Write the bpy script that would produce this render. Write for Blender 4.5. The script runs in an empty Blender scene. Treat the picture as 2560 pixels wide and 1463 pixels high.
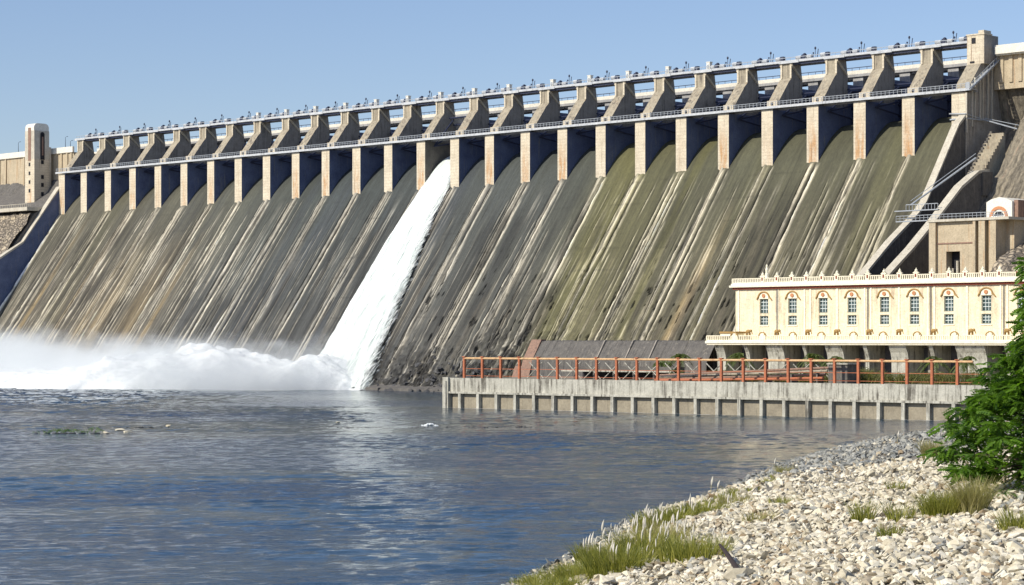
import bpy, math, random
import numpy as np
from mathutils import Vector, Matrix
random.seed(7); RNG = np.random.default_rng(7)
SC = bpy.context.scene; C = SC.collection

# ------------------------------------------------------------------ camera
F, HCAM, YH = 5613.0, 17.25, 852.0
cam_d = bpy.data.cameras.new('camera'); cam = bpy.data.objects.new('camera', cam_d); C.objects.link(cam)
cam.location = (0, 0, HCAM); cam.rotation_euler = (math.radians(90), 0, 0)
cam_d.sensor_width = 36; cam_d.lens = F/2560*36; cam_d.shift_y = (YH-731.5)/2560
cam_d.clip_start = 1; cam_d.clip_end = 20000
SC.camera = cam
# ------------------------------------------------------------------ sky + sun
SUN_AZ = math.radians(239.5); SUN_EL = math.radians(37)
w = bpy.data.worlds.new('World'); SC.world = w; w.use_nodes = True
nt = w.node_tree; nt.nodes.clear()
sky = nt.nodes.new('ShaderNodeTexSky'); sky.sky_type = 'NISHITA'; sky.sun_disc = False
sky.sun_elevation = SUN_EL; sky.sun_rotation = SUN_AZ; sky.altitude = 200
sky.air_density = 1.0; sky.dust_density = 0.7; sky.ozone_density = 3.5
bg = nt.nodes.new('ShaderNodeBackground'); bg.inputs['Strength'].default_value = 0.122
wo = nt.nodes.new('ShaderNodeOutputWorld')
tint = nt.nodes.new('ShaderNodeMix'); tint.data_type = 'RGBA'; tint.blend_type = 'MULTIPLY'; tint.inputs[0].default_value = 1; tint.inputs[7].default_value = (1.0, .94, 1.0, 1)
nt.links.new(sky.outputs[0], tint.inputs[6]); nt.links.new(tint.outputs[2], bg.inputs[0]); nt.links.new(bg.outputs[0], wo.inputs[0])
sd = bpy.data.lights.new('sun', 'SUN'); sd.energy = 4.6; sd.angle = math.radians(0.5); sd.color = (1, .93, .80)
so = bpy.data.objects.new('sun', sd); C.objects.link(so)
L = Vector((math.sin(SUN_AZ)*math.cos(SUN_EL), math.cos(SUN_AZ)*math.cos(SUN_EL), math.sin(SUN_EL)))
so.rotation_euler = L.to_track_quat('Z', 'Y').to_euler(); so.location = (-200, -100, 300)
SC.view_settings.view_transform = 'Standard'; SC.view_settings.look = 'None'
SC.view_settings.exposure = 0.1; SC.view_settings.gamma = 1.0
cy = SC.cycles
cy.max_bounces = 8; cy.diffuse_bounces = 3; cy.glossy_bounces = 3; cy.volume_bounces = 4; cy.transparent_max_bounces = 8
cy.use_denoising = True

# ------------------------------------------------------------------ frames
X0, Y0, TH = -203.8, 1012.8, 0.778          # dam origin (bay-0 pier face at water level), axis direction
CT, ST = math.cos(TH), math.sin(TH)
def D(s, u, z=0):                            # along the dam, downstream, up -> world
    return (X0+s*CT-u*ST, Y0-s*ST-u*CT, z)
PX0, PY0, PTH = -16.0, 576.3, math.atan2(92.2, 106.5)   # river wall frame
def at(px, py, Y):
    return ((px-1280)/F*Y, Y, HCAM+(YH-py)/F*Y)

def lin(r, g, b):
    f = lambda c: (c/255/12.92 if c/255 <= .04045 else ((c/255+.055)/1.055)**2.4)
    return (f(r), f(g), f(b), 1)

# ------------------------------------------------------------------ materials
class N:
    def __init__(s, name):
        s.m = bpy.data.materials.new(name); s.m.use_nodes = True; s.t = s.m.node_tree; s.t.nodes.clear()
        s.out = s.t.nodes.new('ShaderNodeOutputMaterial')
    def n(s, typ, **kw):
        nd = s.t.nodes.new('ShaderNode'+typ)
        for k, v in kw.items():
            if hasattr(nd, k): setattr(nd, k, v)
            else: nd.inputs[k.replace('_', ' ')].default_value = v
        return nd
    def l(s, a, b): s.t.links.new(a, b)
    def coords(s, scale=(1, 1, 1), rnd=True, kind='Object'):
        tc = s.n('TexCoord'); mp = s.n('Mapping'); mp.inputs['Scale'].default_value = scale
        s.l(tc.outputs[kind], mp.inputs['Vector'])
        if rnd:
            oi = s.n('ObjectInfo'); mu = s.n('Math', operation='MULTIPLY'); mu.inputs[1].default_value = 91.0
            s.l(oi.outputs['Random'], mu.inputs[0]); cb = s.n('CombineXYZ')
            s.l(mu.outputs[0], cb.inputs[0]); s.l(mu.outputs[0], cb.inputs[1]); s.l(cb.outputs[0], mp.inputs['Location'])
        return mp.outputs[0]
    def noise(s, vec, scale=1, detail=4, rough=.55, dist=0):
        nd = s.n('TexNoise'); nd.inputs['Scale'].default_value = scale; nd.inputs['Detail'].default_value = detail
        nd.inputs['Roughness'].default_value = rough; nd.inputs['Distortion'].default_value = dist
        if vec is not None: s.l(vec, nd.inputs['Vector'])
        return nd.outputs['Fac']
    def rng(s, v, a, b, c=0, d=1):
        nd = s.n('MapRange'); nd.inputs[1].default_value = a; nd.inputs[2].default_value = b
        nd.inputs[3].default_value = c; nd.inputs[4].default_value = d; s.l(v, nd.inputs[0]); return nd.outputs[0]
    def mix(s, f, a, b, mode='MIX'):
        nd = s.n('Mix', data_type='RGBA', blend_type=mode)
        for i, v in ((0, f), (6, a), (7, b)):
            if isinstance(v, (int, float, tuple)): nd.inputs[i].default_value = v
            else: s.l(v, nd.inputs[i])
        return nd.outputs[2]
    def math(s, op, a, b=0):
        nd = s.n('Math', operation=op)
        for i, v in ((0, a), (1, b)):
            if isinstance(v, (int, float)): nd.inputs[i].default_value = v
            else: s.l(v, nd.inputs[i])
        return nd.outputs[0]
    def done(s, col, rough=.85, bump=None, bs=.3, bd=.1, **kw):
        p = s.n('BsdfPrincipled')
        if isinstance(col, tuple): p.inputs['Base Color'].default_value = col
        else: s.l(col, p.inputs['Base Color'])
        if isinstance(rough, (int, float)): p.inputs['Roughness'].default_value = rough
        else: s.l(rough, p.inputs['Roughness'])
        for k, v in kw.items(): p.inputs[k.replace('_', ' ')].default_value = v
        if bump is not None:
            b = s.n('Bump'); b.inputs['Strength'].default_value = bs; b.inputs['Distance'].default_value = bd
            s.l(bump, b.inputs['Height']); s.l(b.outputs[0], p.inputs['Normal'])
        s.l(p.outputs[0], s.out.inputs['Surface']); return s.m

def concrete(name, c1, c2, dark=None, rust=None, sc=.35, dk=(.55, .72), rk=(.52, .66), bs=.4, rough=.88, fine=2.2):
    m = N(name)
    base = m.noise(m.coords((sc, sc, sc)), 1, 6, .65)
    col = m.mix(m.rng(base, .3, .7), c1, c2)
    if rust:
        st = m.noise(m.coords((1.3, 1.3, .07)), 1, 3, .6)
        col = m.mix(m.math('MULTIPLY', m.rng(st, *rk), .75), col, rust)
    if dark:
        st = m.noise(m.coords((.9, .9, .06)), 1.3, 5, .7)
        blot = m.noise(m.coords((.16, .16, .16)), 1, 4, .7)
        f = m.math('MULTIPLY', m.rng(st, *dk), m.rng(blot, .35, .6))
        col = m.mix(f, col, dark)
    fn = m.noise(m.coords((fine, fine, fine)), 1, 5, .7)
    col = m.mix(1.0, col, m.mix(m.rng(fn, .25, .75), (.72, .72, .72, 1), (1.2, 1.2, 1.2, 1)), 'MULTIPLY')
    return m.done(col, rough, fn, bs, .15)
def plain(name, col, rough=.6, metal=0, var=.12):
    m = N(name); fn = m.noise(m.coords((1.5, 1.5, .6)), 1, 4, .6)
    c = m.mix(1.0, col, m.mix(m.rng(fn, .3, .7), (1-var,)*3+(1,), (1+var,)*3+(1,)), 'MULTIPLY')
    return m.done(c, rough, Metallic=metal)

M = {}
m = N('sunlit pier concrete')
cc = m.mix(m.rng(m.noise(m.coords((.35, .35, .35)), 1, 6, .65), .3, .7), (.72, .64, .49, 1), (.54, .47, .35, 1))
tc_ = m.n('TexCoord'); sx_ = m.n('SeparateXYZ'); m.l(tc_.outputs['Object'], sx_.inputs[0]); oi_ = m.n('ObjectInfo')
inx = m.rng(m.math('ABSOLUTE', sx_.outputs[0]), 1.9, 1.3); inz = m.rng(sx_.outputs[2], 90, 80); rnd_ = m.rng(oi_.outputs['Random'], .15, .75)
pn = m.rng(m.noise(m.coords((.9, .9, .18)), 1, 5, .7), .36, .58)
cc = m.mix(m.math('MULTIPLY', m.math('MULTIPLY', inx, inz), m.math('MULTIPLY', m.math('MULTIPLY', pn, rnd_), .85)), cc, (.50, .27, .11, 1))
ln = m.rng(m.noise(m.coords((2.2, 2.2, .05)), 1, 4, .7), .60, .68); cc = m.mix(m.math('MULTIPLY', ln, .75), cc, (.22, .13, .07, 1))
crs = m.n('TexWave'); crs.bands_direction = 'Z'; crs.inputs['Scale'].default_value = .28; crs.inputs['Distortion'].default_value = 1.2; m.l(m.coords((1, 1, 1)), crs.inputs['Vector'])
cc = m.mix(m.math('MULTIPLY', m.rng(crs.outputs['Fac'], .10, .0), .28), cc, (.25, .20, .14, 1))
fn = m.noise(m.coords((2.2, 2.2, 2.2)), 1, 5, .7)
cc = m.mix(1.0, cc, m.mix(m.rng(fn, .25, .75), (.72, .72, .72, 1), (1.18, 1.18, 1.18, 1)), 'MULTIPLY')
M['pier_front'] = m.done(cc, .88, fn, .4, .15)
M['pier_slope'] = concrete('weathered tan concrete', (.43, .38, .28, 1), (.31, .27, .20, 1), (.13, .11, .09, 1), (.34, .22, .12, 1), rk=(.6, .7), dk=(.46, .62))
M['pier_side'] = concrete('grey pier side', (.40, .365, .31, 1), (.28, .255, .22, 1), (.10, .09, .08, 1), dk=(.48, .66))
M['pier_shade'] = concrete('shade blue stained bay wall', (.15, .185, .30, 1), (.085, .11, .20, 1), (.26, .25, .23, 1), sc=.2, dk=(.54, .70))  # dark blue of the shaded flanks is put into the base colour
M['pier_brown'] = concrete('brown stained bay wall', (.20, .18, .15, 1), (.11, .10, .09, 1), (.05, .05, .05, 1))
M['pale'] = concrete('pale concrete', (.60, .56, .46, 1), (.44, .40, .32, 1), (.22, .19, .14, 1))
M['parapet'] = concrete('whitewashed parapet', (.80, .77, .68, 1), (.70, .67, .58, 1), (.5, .46, .38, 1), dk=(.62, .8))
M['masonry'] = concrete('tan masonry', (.55, .46, .32, 1), (.42, .35, .24, 1), (.18, .14, .10, 1), (.42, .24, .11, 1), rk=(.57, .7))
M['stone_dark'] = concrete('dark masonry', (.15, .14, .125, 1), (.085, .08, .075, 1), (.30, .27, .22, 1), sc=.6)
M['brick'] = concrete('reddish rubble stone', (.33, .20, .14, 1), (.20, .13, .10, 1), (.08, .06, .05, 1), sc=1.4)
M['steel'] = concrete('dark blue steel', (.030, .040, .085, 1), (.018, .024, .055, 1), sc=.5, rough=.55)
M['steel_grey'] = plain('grey painted steel', (.34, .37, .40, 1), .5)
M['girder'] = concrete('girder concrete', (.42, .42, .42, 1), (.30, .30, .30, 1), (.10, .10, .11, 1))
M['white'] = plain('white paint', (.85, .86, .86, 1), .5)
M['deckgrey'] = concrete('weathered pale deck edge', (.60, .62, .63, 1), (.42, .44, .46, 1), (.20, .20, .21, 1), sc=.8)
M['blackish'] = plain('near black gap', (.02, .02, .025, 1), .9)
M['wallconc'] = concrete('river wall concrete', (.53, .515, .44, 1), (.38, .37, .31, 1), (.11, .10, .08, 1), sc=.5, dk=(.48, .60), fine=3)
M['red'] = concrete('rusty red oxide paint', (.50, .16, .07, 1), (.36, .13, .07, 1), (.12, .06, .04, 1), sc=1.5)
M['yellow'] = concrete('faded orange yellow pipe', (.72, .50, .26, 1), (.55, .32, .16, 1), (.30, .13, .07, 1), sc=.8)
M['cream'] = concrete('cream painted render', (.86, .77, .55, 1), (.77, .67, .47, 1), (.46, .36, .24, 1), dk=(.47, .66), bs=.15)
M['creamw'] = concrete('pale cream trim', (.93, .87, .68, 1), (.86, .79, .60, 1), (.5, .40, .25, 1), dk=(.62, .8), bs=.1)
M['redband'] = plain('maroon band', (.20, .035, .015, 1), .7)
M['ochre'] = plain('ochre moulding', (.36, .22, .07, 1), .7)
M['orange'] = plain('orange moulding', (.50, .22, .10, 1), .7)
M['glass'] = concrete('dusty window glass', (.03, .06, .06, 1), (.10, .15, .15, 1), sc=.5, rough=.2)
M['winframe'] = plain('grey green window frame', (.25, .27, .22, 1), .6)
M['winbar'] = plain('pale glazing bar', (.66, .72, .70, 1), .6)
M['shutter'] = concrete('grey shutter', (.13, .13, .15, 1), (.08, .08, .10, 1), sc=.6)
M['wood'] = plain('charred wood', (.035, .022, .018, 1), .9)
M['bark'] = plain('bark', (.10, .075, .05, 1), .95)
M['straw'] = plain('dry stalk', (.40, .34, .18, 1), .8)
M['plume'] = plain('white plume', (.66, .62, .52, 1), .9)

def leafmat(name, c1, c2, tr=.35, sc=.6):
    m = N(name)
    f = m.noise(m.coords((sc, sc, sc), rnd=False), 1, 3, .6)
    a = m.n('Attribute', attribute_name='rnd')
    col = m.mix(m.rng(m.math('ADD', m.math('MULTIPLY', f, .6), m.math('MULTIPLY', a.outputs['Fac'], .4)), .25, .72), c1, c2)
    p = m.n('BsdfPrincipled'); m.l(col, p.inputs['Base Color']); p.inputs['Roughness'].default_value = .5
    t = m.n('BsdfTranslucent'); m.l(m.mix(1.0, col, (1.5, 1.6, .6, 1), 'MULTIPLY'), t.inputs[0])
    mx = m.n('MixShader'); mx.inputs[0].default_value = tr; m.l(p.outputs[0], mx.inputs[1]); m.l(t.outputs[0], mx.inputs[2])
    m.l(mx.outputs[0], m.out.inputs[0]); return m.m
M['leaf'] = leafmat('tree leaf', (.024, .070, .010, 1), (.17, .31, .03, 1), .42)
M['grass'] = leafmat('grass blade', (.10, .13, .02, 1), (.38, .36, .08, 1), .3, .25)
M['grassdry'] = leafmat('pale grass blade', (.22, .20, .07, 1), (.46, .42, .20, 1), .3, .25)
M['palm'] = leafmat('palm frond', (.05, .08, .02, 1), (.14, .18, .04, 1), .3)
M['scrub'] = leafmat('dry scrub', (.07, .085, .025, 1), (.26, .25, .09, 1), .3, .18)

# ------------------------------------------------------------------ mesh building
class MB:
    def __init__(s, org=(0, 0, 0)): s.v = []; s.f = []; s.mi = []; s.o = org
    def add(s, vs, fs, mi=0):
        b = len(s.v); s.v += [(x-s.o[0], y-s.o[1], z-s.o[2]) for x, y, z in vs]
        s.f += [tuple(i+b for i in f) for f in fs]; s.mi += [mi]*len(fs)
    def box(s, x0, x1, y0, y1, z0, z1, mi=0):
        x0, x1 = min(x0, x1), max(x0, x1); y0, y1 = min(y0, y1), max(y0, y1); z0, z1 = min(z0, z1), max(z0, z1)
        s.add([(x0, y0, z0), (x1, y0, z0), (x1, y1, z0), (x0, y1, z0), (x0, y0, z1), (x1, y0, z1), (x1, y1, z1), (x0, y1, z1)],
              [(0, 3, 2, 1), (4, 5, 6, 7), (0, 1, 5, 4), (1, 2, 6, 5), (2, 3, 7, 6), (3, 0, 4, 7)], mi)
    def prism(s, prof, x0, x1, mi=0, side=None):       # prof in (u,z); extruded along s
        n = len(prof); a = sum(prof[i][0]*prof[(i+1) % n][1]-prof[(i+1) % n][0]*prof[i][1] for i in range(n))
        if a < 0: prof = prof[::-1]
        vs = [(x0, -u, z) for u, z in prof]+[(x1, -u, z) for u, z in prof]
        s.add(vs, [(i, (i+1) % n, n+(i+1) % n, n+i) for i in range(n)], mi)
        sd = mi if side is None else side
        s.add(vs, [tuple(range(n-1, -1, -1)), tuple(range(n, 2*n))], sd)
    def tube(s, p, q, r, n=6, mi=0, r2=None):
        p, q = Vector(p), Vector(q); d = (q-p).normalized(); r2 = r if r2 is None else r2
        a = d.orthogonal().normalized(); b = d.cross(a)
        vs = [tuple(p+(a*math.cos(t)+b*math.sin(t))*r) for t in [2*math.pi*i/n for i in range(n)]]
        vs += [tuple(q+(a*math.cos(t)+b*math.sin(t))*r2) for t in [2*math.pi*i/n for i in range(n)]]
        s.add(vs, [(i, (i+1) % n, n+(i+1) % n, n+i) for i in range(n)]+[tuple(range(n-1, -1, -1)), tuple(range(n, 2*n))], mi)
    def lathe(s, prof, cx, cy, n=8, mi=0):
        vs = []; 
        for r, z in prof: vs += [(cx+r*math.cos(2*math.pi*i/n), cy+r*math.sin(2*math.pi*i/n), z) for i in range(n)]
        fs = [(j*n+i, j*n+(i+1) % n, (j+1)*n+(i+1) % n, (j+1)*n+i) for j in range(len(prof)-1) for i in range(n)]
        fs += [tuple(range(n-1, -1, -1)), tuple(range(len(vs)-n, len(vs)))]; s.add(vs, fs, mi)
    def blob(s, c, r, n=7, mi=0):
        vs = []; fs = []
        m = 5
        for j in range(m+1):
            ph = math.pi*j/m
            vs += [(c[0]+r[0]*math.sin(ph)*math.cos(2*math.pi*i/n), c[1]+r[1]*math.sin(ph)*math.sin(2*math.pi*i/n), c[2]-r[2]*math.cos(ph)) for i in range(n)]
        fs = [(j*n+i, j*n+(i+1) % n, (j+1)*n+(i+1) % n, (j+1)*n+i) for j in range(m) for i in range(n)]
        s.add(vs, fs, mi)
    def mesh(s, name, mats):
        me = bpy.data.meshes.new(name); me.from_pydata(s.v, [], s.f)
        for m in (mats if isinstance(mats, (list, tuple)) else [mats]): me.materials.append(m)
        me.polygons.foreach_set('material_index', s.mi); me.update(); return me
    def build(s, name, mats, parent=None, **kw):
        return link(name, s.mesh(name, mats), parent, **kw)
def link(name, me, parent=None, loc=None, rz=None):
    o = bpy.data.objects.new(name, me); C.objects.link(o)
    if parent is not None: o.parent = parent
    if loc is not None: o.location = loc
    if rz is not None: o.rotation_euler = (0, 0, rz)
    return o
def tag(o, label=None, cat=None, group=None, kind=None):
    for k, v in (('label', label), ('category', cat), ('group', group), ('kind', kind)):
        if v: o[k] = v
    return o
def thing(name, label, cat, loc, rz=0, group=None):
    o = bpy.data.objects.new(name, None); C.objects.link(o); o.location = loc; o.rotation_euler = (0, 0, rz)
    o.empty_display_size = 2
    return tag(o, label, cat, group)
def dthing(name, label, cat, s, u, z, group=None):     # thing in the dam frame; its MB origin is (s,-u,z)
    return thing(name, label, cat, D(s, u, z), -TH, group)
def npmesh(name, V, Fc, mats, rnd=None, col=None, smooth=False):
    """V (n,3), Fc (m,k) equal-sided faces"""
    me = bpy.data.meshes.new(name); V = np.ascontiguousarray(V, np.float32); Fc = np.ascontiguousarray(Fc, np.int32)
    me.vertices.add(len(V)); me.vertices.foreach_set('co', V.ravel())
    m, k = Fc.shape
    me.loops.add(m*k); me.loops.foreach_set('vertex_index', Fc.ravel())
    me.polygons.add(m); me.polygons.foreach_set('loop_start', np.arange(0, m*k, k, dtype=np.int32))
    me.polygons.foreach_set('use_smooth', np.full(m, smooth))
    for mm in (mats if isinstance(mats, (list, tuple)) else [mats]): me.materials.append(mm)
    if rnd is not None:
        a = me.attributes.new('rnd', 'FLOAT', 'POINT'); a.data.foreach_set('value', np.ascontiguousarray(rnd, np.float32))
    if col is not None:
        a = me.attributes.new('Col', 'FLOAT_COLOR', 'POINT'); a.data.foreach_set('color', np.ascontiguousarray(np.c_[col, np.ones(len(col))], np.float32).ravel())
    me.update(calc_edges=True); me.validate(); return me
def vnoise(x, y, seed=0):                               # smooth 2-D value noise in numpy
    r = np.random.default_rng(seed).random((257, 257))
    xi = np.floor(x).astype(int); yi = np.floor(y).astype(int); fx = x-xi; fy = y-yi
    fx = fx*fx*(3-2*fx); fy = fy*fy*(3-2*fy); xi %= 256; yi %= 256
    return (r[xi, yi]*(1-fx)+r[xi+1, yi]*fx)*(1-fy)+(r[xi, yi+1]*(1-fx)+r[xi+1, yi+1]*fx)*fy
def fbm(x, y, seed=0, o=4):
    t = 0; a = .5
    for i in range(o): t = t+a*vnoise(x*2**i, y*2**i, seed+i*13); a *= .5
    return t/(1-.5**o)
def gridfaces(nx, ny):
    i, j = np.meshgrid(np.arange(nx-1), np.arange(ny-1), indexing='ij'); a = (i*ny+j).ravel()
    return np.c_[a, a+ny, a+ny+1, a+1]

# ================================================================== SETTING: water, ground
def shoreX(Y):
    ys = np.array([0, 100, 158, 187, 221, 234, 267, 314, 355, 378, 400, 430, 900])
    xs = np.array([-30, -12, .3, 6.7, 12.6, 17.5, 26.2, 38, 50.5, 64, 95, 130, 900])
    return np.interp(Y, ys, xs)
def bank_z(X, Y):
    d = (X-shoreX(Y))*.96
    z = np.where(d > 0, 9.0*(1-np.exp(-np.maximum(d, 0)/36)), np.maximum(.12*d, -4))
    return z+np.where(d > 0, (fbm(X*.12+9, Y*.12+50, 3)-.5)*1.2*np.clip(d/6, 0, 1), 0)
def on_bank(px, py):
    t = (px-1280)/F; k = (YH-py)/F
    for Y in np.arange(90, 420, .5):
        if bank_z(np.array(t*Y), np.array(Y)) >= HCAM+k*Y: 
            return (t*Y, float(Y), float(bank_z(np.array(t*Y), np.array(Y))))
    return (t*400, 400., 0.)
# terrain sheet (river bed, bank, far land)
xs = np.r_[np.linspace(-4000, -300, 14), np.linspace(-280, -40, 12), np.arange(-38, 150, 1.6), np.linspace(155, 600, 14), np.linspace(700, 4000, 10)]
ys = np.r_[np.linspace(-1500, 0, 10), np.linspace(10, 70, 10), np.arange(72, 440, 1.8), np.linspace(450, 1500, 22), np.linspace(1700, 6000, 8)]
XX, YY = np.meshgrid(xs, ys, indexing='ij')
ZZ = bank_z(XX, YY)
ds_ = (XX-X0)*CT+(Y0-YY)*ST; du_ = -(XX-X0)*ST+(Y0-YY)*CT
ZZ = np.where((YY > 440) & (du_ < -60), 60+30*fbm(XX*.004, YY*.004, 5), np.where(YY > 440, -4, ZZ))
ZZ = np.where((YY <= 0) & (XX > -30), np.maximum(ZZ, 6), ZZ)
M['ground'] = concrete('grey brown gravel ground', (.30, .27, .21, 1), (.15, .135, .105, 1), (.06, .055, .045, 1), sc=1.2, bs=.8)
g = link('ground', npmesh('ground', np.c_[XX.ravel(), YY.ravel(), ZZ.ravel()-.05], gridfaces(len(xs), len(ys)), M['ground'], smooth=True))
tag(g, kind='structure')

# water
m = N('river water')
tc = m.n('TexCoord'); mp = m.n('Mapping'); mp.inputs['Scale'].default_value = (1, 1, 1); m.l(tc.outputs['Object'], mp.inputs[0])
v = mp.outputs[0]
mp2 = m.n('Mapping'); mp2.inputs['Scale'].default_value = (.55, 1.0, 1); mp2.inputs['Rotation'].default_value = (0, 0, .12); m.l(tc.outputs['Object'], mp2.inputs[0])
big = m.noise(mp2.outputs[0], .016, 4, .6, .4)
patch = m.rng(big, .42, .62, .35, 1)
mp4 = m.n('Mapping'); mp4.inputs['Scale'].default_value = (.9, 1.5, 1); mp4.inputs['Rotation'].default_value = (0, 0, .15); m.l(tc.outputs['Object'], mp4.inputs[0])
w2 = m.noise(mp4.outputs[0], .8, 4, .6, .3)
hgt = m.math('MULTIPLY', w2, m.math('MULTIPLY', patch, .55))
depthc = m.mix(m.rng(big, .35, .65), (.028, .058, .072, 1), (.012, .040, .088, 1))
fa = m.n('Attribute', attribute_name='rnd'); depthc = m.mix(fa.outputs['Fac'], depthc, (.75, .80, .80, 1))
WATER = m.done(depthc, m.rng(fa.outputs['Fac'], 0, 1, .07, .8), hgt, 1.0, .5, IOR=1.33, Specular_IOR_Level=.5)
wx_ = np.arange(-245, 132, .8); wy_ = np.r_[np.arange(128, 420, .55), np.arange(420, 880, .8)]
WX, WY = np.meshgrid(wx_, wy_, indexing='ij')
pat = np.clip((fbm(WX*.012+2, WY*.018+9, 401, 3)-.40)*4.5, .12, 1)*np.clip(.35+1.3*fbm(WX*.05, WY*.03, 405, 3)-.2, .15, 1)
bld = np.clip((300-np.abs(WX+60))/300, .3, 1)
def ridge(x, y, sd): return (1-np.abs(2*vnoise(x, y, sd)-1))
wz = .22*(fbm(WX*.085+WY*.02, WY*.16, 411, 3)-.5)*2*pat
wz += .22*(ridge(WX*.20+WY*.03, WY*.40-WX*.02, 421)**2-.4)*pat
wz += .155*(ridge(WX*.42-WY*.05, WY*.75, 431)**1.5-.45)*(.25+.75*pat)
wz += .05*(fbm(WX*.9, WY*1.3, 441, 2)-.5)
choppy = np.clip((WY-560)/60, 0, 1)*np.clip((-60-WX)/60, 0, 1); wz += choppy*.55*(ridge(WX*.22, WY*.28, 451)**2-.4)
edge = np.clip(np.minimum.reduce([WX+245, 131-WX, WY-128, 879-WY])/8, 0, 1); wz *= .95*edge*np.clip(1-(WX-20)/400, .6, 1)
fmk = np.clip((wz-.16)*16, 0, 1)*choppy*(fbm(WX*.3, WY*.3, 461, 2) > .52)+np.clip((wz-.27)*14, 0, 1)*(WY > 430)*(fbm(WX*.08, WY*.08, 471, 2) > .60)
wme = npmesh('water', np.c_[WX.ravel(), WY.ravel(), wz.ravel()], gridfaces(len(wx_), len(wy_)), WATER, rnd=np.clip(fmk, 0, 1).ravel(), smooth=True)
import bmesh
bm_ = bmesh.new(); bm_.from_mesh(wme); xl, xr, yb, yt = wx_[0], wx_[-1], wy_[0], wy_[-1]
for q in (((-3000, -1200), (3000, -1200), (3000, yb), (-3000, yb)), ((-3000, yt), (3000, yt), (3000, 1400), (-3000, 1400)), ((-3000, yb), (xl, yb), (xl, yt), (-3000, yt)), ((xr, yb), (3000, yb), (3000, yt), (xr, yt))):
    bm_.faces.new([bm_.verts.new((a_, b_, 0)) for a_, b_ in q])
bm_.to_mesh(wme); bm_.free()
tag(link('water', wme), kind='structure')

# ================================================================== THE DAM
PITCH = 18.3; NB = 26; LEN = PITCH*NB
def prof(u):
    u = np.asarray(u, float)
    return np.where(u < -16, 87., np.where(u < 0, 87-.0758*np.maximum(u+16, 0)**1.85, 74.2-u*1.364))
dam = dthing('spillway_dam', 'long grey concrete spillway dam with a row of sunlit piers and streaked chute face', 'dam', 0, 0, 0)

# ---- chute face: one displaced, stained sheet
ns = 1500; sarr = np.linspace(-.6, LEN+1.0, ns)
uv = np.r_[np.linspace(-17, 0, 22), np.linspace(.6, 60, 150)]
S_, U_ = np.meshgrid(sarr, uv, indexing='ij'); Z_ = prof(U_)
V_ = np.where(U_ < 0, U_*1.1, U_*1.69)                                # length down the slope
down = np.clip(U_/55, 0, 1)
col = np.zeros(S_.shape+(3,)); hgt = np.zeros(S_.shape)
def ramp(keys):                                        # colour keys along the dam
    xs_ = [k[0] for k in keys]; return np.stack([np.interp(S_/PITCH, xs_, [k[1][i] for k in keys]) for i in range(3)], -1)
top = ramp([(0, (.155, .145, .10)), (3, (.16, .15, .10)), (6, (.14, .14, .10)), (10, (.09, .11, .10)), (14, (.09, .105, .10)), (17.5, (.10, .11, .085)), (18.5, (.19, .18, .07)), (21, (.15, .15, .085)), (26, (.18, .175, .095))])
bot = ramp([(0, (.14, .13, .105)), (3, (.235, .195, .135)), (6, (.245, .205, .14)), (8, (.13, .13, .12)), (14, (.11, .11, .105)), (18, (.13, .12, .09)), (19, (.21, .19, .08)), (22, (.20, .17, .10)), (26, (.24, .20, .12))])
col[:] = top*(1-down[..., None])+bot*down[..., None]
bayn = RNG.random(NB+2); kb = S_/PITCH; bi = np.clip(np.floor(kb).astype(int)+1, 0, NB+1)
tint = (np.interp(kb, np.arange(NB+2)-.5, bayn)-.5)*.3
col *= (1+tint)[..., None]
# drawn-out stains
f1 = fbm(S_*.9, V_*.02+40, 11); f2 = fbm(S_*2.6, V_*.05+7, 12, 3); f3 = fbm(S_*.22, V_*.035, 13)
col *= (1+.35*(f1-.5)*2+.30*(f2-.5)*2*np.clip((V_+5)/25, 0, 1)+.35*(f3-.5))[..., None]
# blue-grey damp bays and yellow-green algae
blue = np.clip((fbm(S_*.12+3, V_*.012+5, 21)-.5)*5, 0, 1)*np.exp(-((kb-11)/6)**2)
col = col*(1-.45*blue[..., None])+np.array([.085, .105, .13])*.5*blue[..., None]
for c0, wd, a in ((18.62, .5, .55), (20.35, .12, .65), (21.9, .22, .22), (24.7, .25, .3), (2.2, .4, .2)):
    al = np.exp(-((kb-c0-.15*down)/wd)**4)*a*np.clip(.35+1.3*fbm(S_*.7, V_*.03, 31), 0, 1)
    col = col*(1-al[..., None])+np.array([.20, .19, .06])*al[..., None]
for c0, wd, a in ((21.6, .12, .8), (4.2, .5, .4), (5.6, .3, .5), (1.35, .1, .8), (2.9, .08, .6), (6.4, .1, .6)):
    al = np.exp(-((kb-c0)/wd)**4)*a*np.clip(down*2.2-.3*(c0 > 3), 0, 1)*np.clip(.2+1.4*fbm(S_*.9, V_*.04, 37), 0, 1)
    col = col*(1-al[..., None])+np.array([.42, .30, .13])*al[..., None]
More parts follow.
